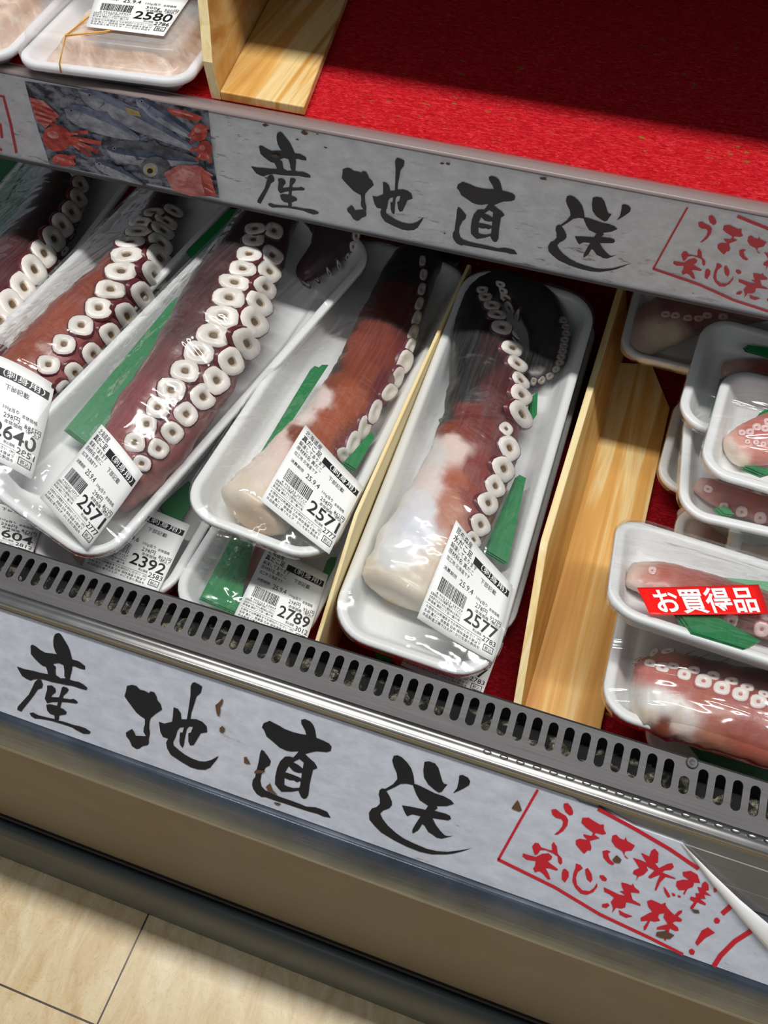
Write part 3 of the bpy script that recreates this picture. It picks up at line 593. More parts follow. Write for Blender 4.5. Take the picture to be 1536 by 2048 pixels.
# ------------------------------------------------------------------ packs
def pose(x, y, z, yaw, p, r):
    c, s = math.cos, math.sin; yaw, p, r = map(math.radians, (yaw, p, r))
    return Matrix.Translation((x, y, z)) @ Matrix.Rotation(yaw, 4, 'Z') @ Matrix.Rotation(p, 4, 'X') @ Matrix.Rotation(r, 4, 'Y')
def rrect(W_, L_, inset, r, n=9):
    w, l = W_ / 2 - inset, L_ / 2 - inset; r = max(r - inset, 0.004); out = []
    for (sx_, sy_, a) in ((1, 1, 0), (-1, 1, PI / 2), (-1, -1, PI), (1, -1, 1.5 * PI)):
        for k in range(n): t = a + PI / 2 * k / (n - 1); out.append((sx_ * (w - r) + r * math.cos(t), sy_ * (l - r) + r * math.sin(t)))
    return out
def tray_mesh(W_, L_, dep, r, rim=0.009, slope=0.011):
    loops = [(rim + slope * 1.15, -dep - 0.003), (rim + slope, -dep - 0.002), (rim * 0.55, -0.007), (0.001, -0.006), (0.0, -0.0035), (0.0006, -0.001), (0.002, 0.0), (rim * 0.65, 0.0), (rim * 0.85, -0.0008),
             (rim, -0.003), (rim + slope * 0.5, -dep * 0.6), (rim + slope * 0.85, -dep * 0.93), (rim + slope * 1.25, -dep)]
    v = []; f = []; n = 36
    for ins, z in loops: v += [(x, y, z) for x, y in rrect(W_, L_, ins, r)]
    for i in range(len(loops) - 1):
        for k in range(n): f.append([i * n + k, i * n + (k + 1) % n, (i + 1) * n + (k + 1) % n, (i + 1) * n + k])
    f.append([(len(loops) - 1) * n + k for k in range(n)]); f.append(list(range(n))[::-1])
    return v, f
class Pack:
    def __init__(s, name, ps, W_, L_, dep, rad, label, group, trayname='foam_tray', m_tray=None):
        s.mat = pose(*ps); s.inv = s.mat.inverted(); s.W = W_; s.L = L_; s.dep = dep; s.arms = []
        s.e = empty(name, mat=s.mat); tag(s.e, label, 'food pack', group)
        v, f = tray_mesh(W_, L_, dep, rad); mesh_obj(trayname, v, f, m_tray or m_foam, s.e, True)
        s.rad = rad; s.camL = s.inv @ Vector(CAM)
    def rayL(s, px, py):
        d = s.inv.to_3x3() @ Vector(ray(px, py)); return d
    def at(s, px, py, z=0.0):
        d = s.rayL(px, py); return s.camL + d * ((z - s.camL.z) / d.z)
    def arm(s, pts, colpts, flat=0.8, floor=None, name='octopus_arm', lab=None, lift=None, power=3.0, cut=True):
        floor = -s.dep + 0.001 if floor is None else floor
        P = []
        for i, p in enumerate(pts):
            px, py, hw = p[:3]; z = -0.01
            for _ in range(4):
                q = s.at(px, py, z); dep = (q - s.camL).length * 0.97; r = hw * dep / FPX
                z = floor + r * flat + (p[3] if len(p) > 3 else 0)
            P.append((s.at(px, py, z), r))
        C = []; n = len(P)      # Catmull-Rom
        for i in range(n - 1):
            p0, p1, p2, p3 = (P[max(i - 1, 0)], P[i], P[i + 1], P[min(i + 2, n - 1)])
            for k in range(14):
                t = k / 14
                cr = lambda a, b, c, d: 0.5 * ((2 * b) + (c - a) * t + (2 * a - 5 * b + 4 * c - d) * t * t + (3 * b - a - 3 * c + d) * t ** 3)
                C.append((cr(p0[0], p1[0], p2[0], p3[0]), cr(p0[1], p1[1], p2[1], p3[1])))
        C.append(P[-1]); nr = 44; v = []; f = []
        rings = []
        T0 = (C[1][0] - C[0][0]).normalized(); T1 = (C[-1][0] - C[-2][0]).normalized()
        ext = [(C[0][0] - T0 * C[0][1] * k, C[0][1] * w) for k, w in ((0.22, 0.30), (0.20, 0.62), (0.12, 0.86))] if cut else [(C[0][0] - T0 * C[0][1] * k, C[0][1] * w) for k, w in ((0.95, 0.3), (0.75, 0.66), (0.4, 0.91))]
        tail = [(C[-1][0] + T1 * C[-1][1] * k, C[-1][1] * w) for k, w in ((0.4, 0.9), (0.75, 0.65), (0.95, 0.3))]
        C = ext + C + tail; sd_ = random.random() * 50
        for i, (c, r) in enumerate(C):
            t = (C[min(i + 1, len(C) - 1)][0] - C[max(i - 1, 0)][0]); t.z = 0; t.normalize(); side = t.cross(Vector((0, 0, 1)))
            for k in range(nr):
                a = 2 * PI * k / nr; q = c + side * (r * math.cos(a)) + Vector((0, 0, r * flat * math.sin(a)))
                w = 1 + 0.07 * noise.noise((q.x * 38 + sd_, q.y * 38, q.z * 38)) + 0.03 * noise.noise((q.x * 120 + sd_, q.y * 120, q.z * 120))
                if cut and i < 34: w += 0.10 * (1 - i / 34) * (noise.noise((q.x * 90, q.y * 90 + sd_, q.z * 60)) + noise.noise((q.x * 260, q.y * 260, sd_)) * 0.6)
                q = c + (q - c) * w; q.z = max(q.z, floor); v.append(q)
        m_ = len(C)
        f = [[i * nr + k, i * nr + (k + 1) % nr, (i + 1) * nr + (k + 1) % nr, (i + 1) * nr + k] for i in range(m_ - 1) for k in range(nr)]
        f += [list(range(nr))[::-1], [(m_ - 1) * nr + k for k in range(nr)]]
        cols = []
        for q in v:                                   # natural colouring of the skin from its pigment patches
            w_ = s.mat @ q; c = M @ (np.array(w_) - CAM); X = c[0] / c[2] * FPX + CX + 9 * noise.noise((q.x * 70, q.y * 70, 7)) + 5 * noise.noise((q.x * 230, q.y * 230, 7)); Y = c[1] / c[2] * FPX + CY + 9 * noise.noise((q.x * 70, q.y * 70, 3)) + 5 * noise.noise((q.x * 230, q.y * 230, 3))
            sw = 0; sc_ = np.zeros(3)
            for (cx_, cy_, cc_) in colpts:
                wt = 1 / (((X - cx_) ** 2 + (Y - cy_) ** 2) + 12) ** (power / 2); sw += wt; sc_ += wt * np.array(lin(cc_))
            cols.append(sc_ / sw)
        o = mesh_obj(name, v, f, m_skin, s.e, True, None, cols)
        if lab: o['label'] = lab
        bv = BVHTree.FromPolygons([tuple(q) for q in v], f); s.arms.append((o, bv, v, f)); return o
    def suckers(s, lst, mats, arm=0, hgt=1.0, maxs=1.7):
        o, bv = s.arms[arm][:2]; segs = 16
        prof = [(0.0, 0.06), (0.15, 0.07), (0.25, 0.12), (0.34, 0.23), (0.52, 0.34), (0.74, 0.36), (0.92, 0.28), (1.01, 0.14), (1.05, 0.10), (1.10, 0.06), (1.15, -0.20)]
        for it in lst:
            px, py, a, b, ang = it; d = s.rayL(px, py).normalized(); hit = bv.ray_cast(s.camL, d)
            if hit[0] is None:
                best = None
                for k in range(400):
                    t = (s.at(px, py, 0) - s.camL).length * (0.93 + 0.14 * k / 400); q = s.camL + d * t; nn_ = bv.find_nearest(q)
                    if best is None or nn_[3] < best[3]: best = nn_
                loc, nrm = best[0], best[1]
            else: loc, nrm = hit[0], hit[1]
            if nrm.dot(d) > 0: nrm = -nrm
            if nrm.dot(-d) < 0.35: nrm = (nrm - d * 0.35).normalized()
            def tang(dx, dy):
                e = s.rayL(px + dx, py + dy); q = s.camL + e * ((loc - s.camL).dot(nrm) / e.dot(nrm)); t = q - loc
                base = math.hypot(dx, dy) * (loc - s.camL).length / FPX
                if t.length > base * maxs: t = t * (base * maxs / t.length)
                return t
            a *= 1.09; b *= 1.10
            ca, sa = math.cos(ang), math.sin(ang); A = tang(a * ca, a * sa); B = tang(-b * sa, b * ca)
            h = 0.5 * (A.length + B.length) * hgt * 0.66; v = []; f = []; fm = []
            for r, z in prof:
                for k in range(segs):
                    t = 2 * PI * k / segs; rr = r * (1 + 0.035 * math.sin(3 * t + px) - 0.05 * math.cos(4 * t))
                    v.append(A * (rr * math.cos(t)) + B * (rr * math.sin(t)) + nrm * (z * h))
            for i in range(len(prof) - 1):
                for k in range(segs):
                    f.append([i * segs + k, i * segs + (k + 1) % segs, (i + 1) * segs + (k + 1) % segs, (i + 1) * segs + k]); fm.append(1 if i < 2 else (3 if i == 2 else (0 if i < 7 else 2)))
            so_ = mesh_obj('sucker', v, f, list(mats) + [m_suck_in if mats[1] is m_hole else mats[0]], o, True, fm); so_.location = loc
    def liner(s, polys, z=None, mt=None, th=0.0012, folds=3):
        z = -s.dep + 0.002 if z is None else z
        for pl in polys:
            zz = z; q = [s.at(x, y, zz) for x, y in pl]; n = len(q)
            mb = MB()
            for lay in range(folds):
                o_ = Vector((0.0012 * lay, 0.0008 * lay, 0.0016 * lay))
                v = [p + o_ for p in q] + [p + o_ + Vector((0, 0, th * 0.5)) for p in q]; tr = [list(t) for t in tessellate_polygon([[Vector((p.x, p.y, 0)) for p in q]])]
                mb.add(v, tr + [[i + n for i in t[::-1]] for t in tr] + [[k, (k + 1) % n, n + (k + 1) % n, n + k] for k in range(n)])
            mb.build('green_liner', mt or m_green, s.e)
    def film(s, mt, nx=40, ny=84, it=260, clear=0.0012, seed=0, sag=0.0):
        w, l = s.W / 2 - 0.001, s.L / 2 - 0.001
        xs = np.linspace(-w, w, nx + 1); ys = np.linspace(-l, l, ny + 1)
        ob = np.full((ny + 1, nx + 1), -1.0)
        for j in range(1, ny):
            for i in range(1, nx):
                for (_, bv, _, _) in s.arms:
                    h = bv.ray_cast(Vector((xs[i], ys[j], 0.3)), Vector((0, 0, -1)))
                    if h[0] is not None: ob[j, i] = max(ob[j, i], h[0].z + clear + 0.0022)
        r = s.rad; inside = np.ones_like(ob, bool)
        for j in range(ny + 1):
            for i in range(nx + 1):
                ax, ay = abs(xs[i]) - (w - r), abs(ys[j]) - (l - r)
                if ax > 0 and ay > 0 and math.hypot(ax, ay) > r: inside[j, i] = False
        z = np.full_like(ob, 0.0015)
        fix = ~inside; fix[0, :] = fix[-1, :] = True; fix[:, 0] = fix[:, -1] = True
        z = np.maximum(z, ob)
        for _ in range(it):
            zn = z.copy(); zn[1:-1, 1:-1] = 0.25 * (z[:-2, 1:-1] + z[2:, 1:-1] + z[1:-1, :-2] + z[1:-1, 2:]) - sag
            z = np.maximum(zn, ob); z[fix] = 0.0015
        s.fx, s.fy, s.fz = xs, ys, z
        P = []; f = []
        for j in range(ny + 1):
            for i in range(nx + 1):
                x, y = xs[i], ys[j]; ax, ay = abs(x) - (w - r), abs(y) - (l - r)
                if ax > 0 and ay > 0:
                    hh = math.hypot(ax, ay)
                    if hh > r: x = math.copysign(w - r + ax * r / hh, x); y = math.copysign(l - r + ay * r / hh, y)
                P.append((x, y, z[j, i]))
        f = [[j * (nx + 1) + i, j * (nx + 1) + i + 1, (j + 1) * (nx + 1) + i + 1, (j + 1) * (nx + 1) + i] for j in range(ny) for i in range(nx)
             if inside[j, i] or inside[j + 1, i] or inside[j, i + 1] or inside[j + 1, i + 1]]
        # skirt around the rim
        b = len(P); rim_ = rrect(s.W, s.L, -0.0006, s.rad); n = len(rim_)
        P += [(x * 0.999, y * 0.999, 0.0016) for x, y in rim_] + [(x * 1.004, y * 1.002, -0.001) for x, y in rim_] + [(x * 1.0, y * 1.0, -0.0075) for x, y in rim_]
        f += [[b + q * n + k, b + q * n + (k + 1) % n, b + (q + 1) * n + (k + 1) % n, b + (q + 1) * n + k] for q in range(2) for k in range(n)]
        return mesh_obj('wrap_film', P, f, mt, s.e, True)
    def fh(s, x, y):
        i = min(max((x - s.fx[0]) / (s.fx[1] - s.fx[0]), 0), len(s.fx) - 1.001); j = min(max((y - s.fy[0]) / (s.fy[1] - s.fy[0]), 0), len(s.fy) - 1.001)
        a, b = int(i), int(j); u, v = i - a, j - b; F = s.fz
        return F[b, a] * (1 - u) * (1 - v) + F[b, a + 1] * u * (1 - v) + F[b + 1, a] * (1 - u) * v + F[b + 1, a + 1] * u * v
    def sheet(s, corners, lift=0.0016, n=10, plane=None):
        """a sticker lying on the film; returns its grid and a (u,v) -> point function"""
        cx_ = sum(c[0] for c in corners) / 4; cy_ = sum(c[1] for c in corners) / 4
        z0 = 0.004
        if plane is None:
            for _ in range(5): q = s.at(cx_, cy_, z0); z0 = s.fh(q.x, q.y)
        else: z0 = plane
        c = [s.at(x, y, z0) for x, y in corners]
        G = [[None] * (n + 1) for _ in range(n + 1)]
        for j in range(n + 1):
            for i in range(n + 1):
                u, v = i / n, j / n; q = (c[0] * (1 - u) + c[1] * u) * (1 - v) + (c[3] * (1 - u) + c[2] * u) * v
                G[j][i] = [q.x, q.y, (s.fh(q.x, q.y) if plane is None else plane)]
        Zg = np.array([[g_[2] for g_ in r_] for r_ in G]); A_ = []; 
        uu, vv_ = np.meshgrid(np.linspace(0, 1, n + 1), np.linspace(0, 1, n + 1))
        B_ = np.stack([np.ones(uu.size), uu.ravel(), vv_.ravel(), (uu * vv_).ravel(), (uu ** 2).ravel(), (vv_ ** 2).ravel()], 1)
        co = np.linalg.lstsq(B_, Zg.ravel(), rcond=None)[0]; Zs = (B_ @ co).reshape(Zg.shape); Zs += max(0, (Zg - Zs).max()) * 0.85 + lift
        s.co = (co, Zs.ravel()[0] - (B_ @ co)[0])
        def pt(u, v, off=0.0):
            q = (c[0] * (1 - u) + c[1] * u) * (1 - v) + (c[3] * (1 - u) + c[2] * u) * v
            zz = s.co[0] @ np.array([1, u, v, u * v, u * u, v * v]) + s.co[1]
            return Vector((q.x, q.y, zz + off))
        co_keep = s.co
        def pt2(u, v, off=0.0, k=co_keep):
            q = (c[0] * (1 - u) + c[1] * u) * (1 - v) + (c[3] * (1 - u) + c[2] * u) * v
            return Vector((q.x, q.y, k[0] @ np.array([1, u, v, u * v, u * u, v * v]) + k[1] + off))
        return pt2
    def sticker(s, pt, name, mt, lab=None, n=10):
        v = [pt(i / n, j / n) for j in range(n + 1) for i in range(n + 1)]; m1 = n + 1
        v += [pt(i / n, j / n, -0.0003) for j in range(n + 1) for i in range(n + 1)]; b = m1 * m1
        f = [[j * m1 + i, (j + 1) * m1 + i, (j + 1) * m1 + i + 1, j * m1 + i + 1] for j in range(n) for i in range(n)]
        f += [[b + q for q in t[::-1]] for t in f]
        bd = [i for i in range(m1)] + [j * m1 + n for j in range(1, m1)] + [n * m1 + i for i in range(n - 1, -1, -1)] + [j * m1 for j in range(n - 1, 0, -1)]
        f += [[bd[k], bd[(k + 1) % len(bd)], b + bd[(k + 1) % len(bd)], b + bd[k]] for k in range(len(bd))]
        o = mesh_obj(name, v, f, mt, s.e, True)
        if lab: o['label'] = lab
        return o

_tc = {}
def text2d(body, res=2, bold=0.0):
    key = (body, res, bold)
    if key in _tc: return _tc[key]
    c = bpy.data.curves.new('t', 'FONT'); c.body = body; c.size = 1.0; c.resolution_u = res; c.offset = bold
    o = bpy.data.objects.new('t', c); COL.objects.link(o)
    dg = bpy.context.evaluated_depsgraph_get(); me = bpy.data.meshes.new_from_object(o.evaluated_get(dg))
    V = [(v.co.x, v.co.y) for v in me.vertices]; F = [list(p.vertices) for p in me.polygons]
    bpy.data.objects.remove(o); bpy.data.curves.remove(c); bpy.data.meshes.remove(me)
    _tc[key] = (V, F); return V, F
def price_label(pk, corners, price, total, kind='真だこ足', origin='北海道産', date='25.9.4', weight='862', plane=None, lab=None, unit='298円'):
    pt = pk.sheet(corners, plane=plane); o = pk.sticker(pt, 'price_label', m_paper, lab)
    mb = MB()
    def tx(s_, u, v, size, mi=0, res=1, bold=0.0, width=None):
        V, F = text2d(s_, res, bold)
        if not V: return
        sx_ = size
        if width: sx_ = width / max(q[0] for q in V)
        mb.add([pt(u + x * sx_, v - y * size, 0.0003 if mi == 0 else 0.0005) for x, y in V], [f[::-1] for f in F], mi)
    def rc(u0, u1, v0, v1, mi=0):
        n = max(1, int((u1 - u0) * 8)); vs = []; 
        for i in range(n + 1): u = u0 + (u1 - u0) * i / n; vs += [pt(u, v0, 0.0003), pt(u, v1, 0.0003)]
        mb.add(vs, [[2 * i, 2 * i + 1, 2 * i + 3, 2 * i + 2] for i in range(n)], mi)
    tx(origin, .05, .085, .068); tx(kind, .05, .165, .078, 0, 2, 0.01)
    rc(.40, .975, .105, .185); tx('（刺身用）', .44, .168, .075, 1, 2, 0.005, .50)
    tx('解凍してあります', .05, .235, .060, width=.42); tx('原材料名 真だこ', .05, .295, .056, width=.40); tx('下部記載', .56, .285, .06, width=.25)
    tx('加工地 北海道です', .06, .36, .048, width=.36)
    tx('消費期限', .07, .455, .042, width=.2); tx(date, .32, .475, .085, 0, 2)
    random.seed(int(price)); x = .10
    while x < .47:
        wd = random.choice((.005, .008, .012)); rc(x, x + wd, .53, .665); x += wd + random.choice((.005, .007, .010))
    tx('4 902123 ' + price + '7', .10, .705, .035, width=.38)
    tx('100g当り', .57, .475, .048, width=.18); tx('本体価格', .78, .485, .044, width=.15)
    tx(unit, .60, .555, .07, width=.17); tx(weight + '円', .82, .575, .07, width=.16)
    tx('本体価格（税込）', .62, .605, .045, width=.35)
    tx(price, .515, .755, .20, 0, 3, 0.012, .45)
    tx('税込価格', .66, .80, .035, width=.12); tx(total, .80, .835, .085, 0, 2, 0.004, .18)
    rc(.84, .97, .855, .862); rc(.84, .97, .925, .932); rc(.84, .848, .855, .932); rc(.962, .97, .855, .932); tx('税込', .86, .918, .055, width=.09)
    for k, t in enumerate(('品質保持のため冷蔵庫で保存してください', '加熱用ではありません開封後はお早めに', '製造者 東町二丁目一番六号')): tx(t, .04, .735 + .034 * k, .030, width=.44)
    rc(.03, .80, .822, .825)
    for k, t in enumerate(('お問合せは売場係までお申付けください（代）', '名称 真だこ 原産国 日本 保存温度４度以下', '本品製造工場ではえび・かにを含む製品を')): tx(t, .04, .865 + .04 * k, .034, width=.76)
    mb.build('printed_text', [m_ink, m_white_ink], o)
    return o

WL, LL, DP = 0.1387, 0.4075, 0.025
SM = [m_suck, m_hole, m_rim]; SMP = [m_suck_pink, m_rim_pink, m_rim_pink]
Z3 = lambda x, y: (x / 2.743, 300 + y / 2.743)
Z4 = lambda x, y: (400 + x / 2.743, 380 + y / 2.743)
Z5 = lambda x, y: (860 + x / 3.491, 500 + y / 3.491)
Z6 = lambda x, y: (1180 + x / 4.096, 560 + y / 4.096)
Z7 = lambda x, y: (1180 + x / 3.657, 1000 + y / 3.657)
GL = 'long octopus leg packs'; GS = 'small octopus leg packs'
DKP = (58, 34, 40); PUR = (104, 50, 56); MAU = (150, 84, 84); BRN = (150, 78, 54); ORG = (172, 88, 56); CRM = (232, 220, 204); PNK = (226, 196, 186); BLK = (34, 32, 34); RDB = (124, 50, 42)

# ---- lower layer (mostly hidden under the packs on top)
u = Pack('octopus_pack', (-0.507, 0.505, 0.4235, -4, 0.3, 0), 0.125, LL, DP, 0.032, 'lower octopus pack at far left, showing only price label 2604 above the grille', GL)
u.arm([(70, 1130, 28), (60, 1080, 30), (120, 950, 34), (250, 760, 30)], [(60, 1110, PNK), (100, 1000, PUR)], 0.42)
u.film(m_film, 20, 40, 120)
price_label(u, [(-95, 962), (98, 1016), (62, 1122), (-120, 1062)], '2604', '2812', weight='873')
u = Pack('octopus_pack', (-0.358, 0.4772, 0.4235, -0.5, 0.3, 0.0), WL, LL, DP, 0.032, 'lower octopus pack with price label 2392 under the leaning middle-left tray', GL)
u.arm([(165, 1120, 30), (220, 1060, 40), (300, 960, 42), (380, 860, 40), (480, 740, 36)], [(165, 1130, (206, 150, 130)), (230, 1050, PUR), (400, 850, DKP)], 0.4)
u.liner([[(318, 1015), (372, 968), (392, 985), (345, 1068)]], -0.008)
u.film(m_film, 20, 40, 120)
price_label(u, [(228, 988), (381, 1052), (315, 1190), (165, 1135)], '2392', '2583', date='25.9.6', weight='803')
u = Pack('octopus_pack', (-0.2185, 0.4777, 0.4235, -3.0, 0.4, 0.0), 0.126, LL, DP, 0.032, 'lower octopus pack with price label 2789 under the middle tray', GL)
u.arm([(520, 1170, 42), (560, 1090, 48), (640, 960, 48), (720, 820, 44)], [(480, 1210, (228, 178, 168)), (505, 1110, (190, 96, 96)), (600, 1100, BRN), (650, 950, DKP)], 0.4)
u.liner([[(398, 1200), (470, 1062), (500, 1070), (500, 1100), (470, 1232)]], -0.006)
u.liner([[(632, 1180), (655, 1120), (668, 1120), (650, 1190)]], -0.004)
u.film(m_film, 20, 40, 120)
price_label(u, [(535, 1093), (657, 1152), (608, 1300), (466, 1238)], '2789', '3012', weight='936')
u = Pack('octopus_pack', (-0.0755, 0.535, 0.4240, 0.2, 0.6, 0.0), 0.132, LL, DP, 0.032, 'lower octopus pack peeking out beneath the front of the right-hand long tray', GL)
u.arm([(800, 1325, 26), (860, 1240, 40), (950, 1000, 44), (1150, 760, 22), (1172, 735, 16)], [(800, 1320, (196, 122, 116)), (900, 1150, PUR), (1160, 750, BLK)], 0.4)
u.liner([[(742, 1285), (778, 1280), (778, 1328), (755, 1320)]], -0.006)
u.film(m_film, 20, 40, 120)
price_label(u, [(852, 1205), (1012, 1262), (962, 1398), (802, 1332)], '2577', '2783', '水だこ足', '昆布森産', weight='927', unit='278円')

# ---- arms with suckers facing up
p = Pack('octopus_pack', (-0.6345, 0.5857, 0.462, 1.68, 3.0, 0.0), WL * 1.045, LL * 1.045, DP, 0.032, 'long octopus leg pack at the left edge with a dark purple leg', GL)
p.arm([(-100, 800, 76), (-45, 690, 72), (20, 575, 66), (74, 475, 56), (112, 400, 47), (142, 340, 39), (170, 280, 31)],
      [(0, 520, (84, 34, 44)), (20, 560, (92, 38, 46)), (80, 420, DKP), (150, 330, (44, 26, 30)), (70, 610, PUR), (-20, 700, PUR)], 0.82)
A1 = [((410, 115), 15, 11), ((438, 190), 18, 13), ((425, 265), 20, 14), ((388, 342), 22, 16), ((340, 415), 25, 17), ((290, 490), 26, 18), ((240, 570), 29, 20), ((185, 660), 31, 20), ((128, 757), 32, 21), ((65, 850), 31, 23), ((5, 945), 30, 22)]
p.suckers([(*Z3(*c), a, b, 1.0) for c, a, b in A1], SM)
p.suckers([(*Z3(*c), 11, 6, 2.2) for c in ((455, 330), (425, 400), (395, 470), (350, 555), (310, 630), (260, 715), (215, 790), (160, 880), (90, 975))], [m_suck, m_hole, m_rim])
p.liner([[(-40, 320), (62, 322), (72, 440), (20, 490), (-60, 500)]], -0.004)
p.film(m_film)

p = Pack('octopus_pack', (-0.4885, 0.5330, 0.494, -10.1, 5.7, 0.0), 0.105, LL, DP, 0.032, 'long octopus leg pack with price label 2640 beside the left-edge pack', GL)
p.arm([(20, 805, 72), (95, 722, 73), (150, 662, 70), (200, 610, 64), (245, 558, 57), (281, 505, 48), (308, 450, 39), (330, 400, 31), (352, 345, 24)],
      [(60, 700, (158, 76, 50)), (110, 640, (164, 80, 54)), (190, 560, (150, 70, 50)), (30, 760, (176, 90, 60)), (250, 440, (120, 58, 48)), (140, 720, MAU), (200, 650, MAU), (270, 560, PUR), (330, 480, (90, 46, 46)), (340, 380, DKP), (100, 790, (170, 104, 100))], 0.8)
A2 = [((775, 400), 24, 9, 0), ((760, 450), 26, 10, 0), ((715, 510), 29, 12, -.05), ((695, 580), 31, 15, -.08), ((665, 670), 31, 17, -.02), ((605, 768), 29, 18, .05), ((540, 870), 26, 20, .1), ((445, 965), 24, 19, .1), ((350, 1068), 22, 19, .1), ((265, 1180), 22, 18, .1),
      ((845, 345), 20, 8, -.1), ((950, 335), 20, 9, .5), ((910, 395), 24, 10, .55), ((890, 445), 25, 11, .6), ((880, 515), 27, 14, .7), ((870, 595), 29, 19, .85), ((835, 690), 30, 19, .95), ((780, 800), 29, 19, 1.05), ((690, 910), 27, 19, 1.1), ((605, 1015), 24, 19, 1.0), ((510, 1125), 24, 19, .9), ((410, 1225), 22, 18, .9), ((350, 1310), 20, 15, .9)]
p.suckers([(*Z3(*c), a, b, g_) for c, a, b, g_ in A2], SM)
p.liner([[(372, 505), (455, 425), (478, 425), (470, 445), (395, 535)]], 0.0)
p.film(m_film)
price_label(p, [(-48, 728), (110, 770), (46, 936), (-110, 880)], '2640', '2851', weight='885')

p = Pack('octopus_pack', (-0.3499, 0.4806, 0.5000, -15.3, 8.3, 9.4), WL, LL, DP, 0.034, 'large tilted long tray with price label 2571 at its front left corner, suckers up', GL)
p.arm([(215, 985, 62), (280, 900, 82), (330, 820, 88), (385, 735, 90), (430, 650, 88), (470, 570, 80), (505, 500, 68), (535, 440, 54), (580, 395, 46), (640, 400, 54), (672, 452, 50), (655, 500, 38), (615, 540, 24)],
      [(250, 870, (156, 84, 84)), (290, 800, (150, 78, 80)), (340, 730, (120, 62, 62)), (370, 660, (92, 54, 54)), (420, 560, (74, 42, 46)), (470, 470, DKP), (400, 770, MAU), (360, 850, (170, 100, 98)), (470, 680, (110, 54, 54)), (510, 600, PUR), (540, 480, (66, 34, 38)), (640, 420, (52, 28, 34)), (680, 500, (56, 30, 36)), (240, 960, (196, 140, 130))], 0.8)
A3 = [((1400, 435), 20, 11, -.1), ((1390, 495), 21, 13, -.05), ((1365, 575), 24, 14, 0), ((1330, 655), 26, 15, .1), ((1285, 730), 30, 15, .2), ((1255, 815), 31, 19, .12), ((1220, 918), 32, 21, .15), ((1170, 1020), 32, 22, .15), ((1090, 1115), 29, 22, .15), ((1015, 1215), 27, 21, .15), ((940, 1318), 27, 23, .2), ((865, 1415), 22, 20, .2), ((805, 1505), 20, 20, 0), ((740, 1605), 20, 19, 0),
      ((1500, 445), 18, 15, .4), ((1490, 580), 22, 16, .6), ((1475, 670), 24, 17, .7), ((1450, 755), 24, 16, .8), ((1420, 840), 29, 19, .85), ((1390, 945), 31, 22, .95), ((1345, 1060), 31, 22, 1.05), ((1265, 1160), 27, 23, 1.1), ((1185, 1265), 27, 23, 1.0), ((1110, 1355), 25, 22, 1.0), ((1020, 1450), 23, 21, .9), ((945, 1550), 22, 19, .8), ((868, 1640), 20, 18, .5), ((778, 1720), 18, 15, .3)]
p.suckers([(*Z3(*c), a, b, g_) for c, a, b, g_ in A3], SM)
p.suckers([(*Z4(*c), 11, 7, g_) for c, g_ in (((855, 250), 1.6), ((840, 310), 1.6), ((815, 375), 1.4), ((775, 430), 1.2), ((720, 475), .7), ((650, 508), .4), ((580, 525), .2))], SM)
p.liner([[(128, 862), (345, 602), (402, 585), (300, 760), (225, 880), (192, 912)]], -0.006, folds=4)
p.film(m_film)
price_label(p, [(212, 866), (290, 958), (164, 1088), (70, 983)], '2571', '2777', weight='862')

# ---- arms with skin side up
p = Pack('octopus_pack', (-0.2175, 0.5208, 0.4835, -1.0, -3.2, 6.5), 0.1285, LL, DP, 0.034, 'long octopus leg pack left of the thin divider, price label 2571, orange-brown skin', GL)
p.arm([(505, 1025, 78), (565, 960, 76), (628, 890, 70), (688, 818, 66), (733, 747, 64), (766, 670, 61), (797, 600, 56), (828, 535, 50), (865, 500, 40), (895, 520, 30)],
      [(470, 980, CRM), (520, 920, (236, 222, 212)), (560, 880, (238, 218, 210)), (600, 830, (240, 224, 218)), (640, 790, (238, 222, 216)), (575, 1010, (232, 218, 200)), (500, 1040, (226, 204, 178)), (640, 1000, (228, 212, 196)),
       (598, 862, BRN), (630, 880, ORG), (660, 840, (178, 92, 58)), (690, 790, ORG), (665, 760, (150, 74, 48)), (720, 740, (146, 70, 48)), (750, 700, (140, 64, 50)), (710, 690, (150, 72, 54)), (740, 640, (130, 58, 46)), (780, 600, (104, 46, 40)),
       (665, 690, BLK), (655, 740, (52, 48, 48)), (690, 640, BLK), (715, 580, BLK), (760, 530, BLK), (830, 520, (44, 36, 34)), (880, 530, BLK), (700, 880, (140, 70, 56)), (780, 780, (118, 54, 56)), (830, 660, (110, 50, 54))], 0.7, power=7)
p.suckers([(*Z4(*c), a, b, g_) for c, a, b, g_ in (((785, 1455), 16, 11, 1.2), ((838, 1390), 24, 12, -1.3), ((897, 1305), 25, 12, -1.3), ((955, 1215), 24, 12, -1.25), ((1035, 1110), 17, 12, -.9), ((1078, 1030), 22, 13, -1.2), ((1118, 945), 24, 14, -1.2), ((1145, 865), 20, 11, -1.2), ((1165, 785), 17, 10, -1.2), ((1185, 705), 15, 8, -1.2), ((1200, 625), 13, 7, -1.2), ((1215, 545), 12, 7, -1.3), ((1225, 465), 11, 7, -1.4), ((1220, 390), 10, 6, -1.5))], [m_suck, m_suck, mat('sucker_side_purple', (112, 58, 72), 0.3)])
p.liner([[(520, 908), (622, 738), (634, 742), (636, 736), (650, 736), (556, 880)]], 0.0)
p.liner([[(682, 930), (735, 870), (742, 880), (705, 945)]], -0.004)
p.film(m_film)
price_label(p, [(609, 878), (729, 967), (660, 1096), (521, 1021)], '2571', '2777', weight='862')

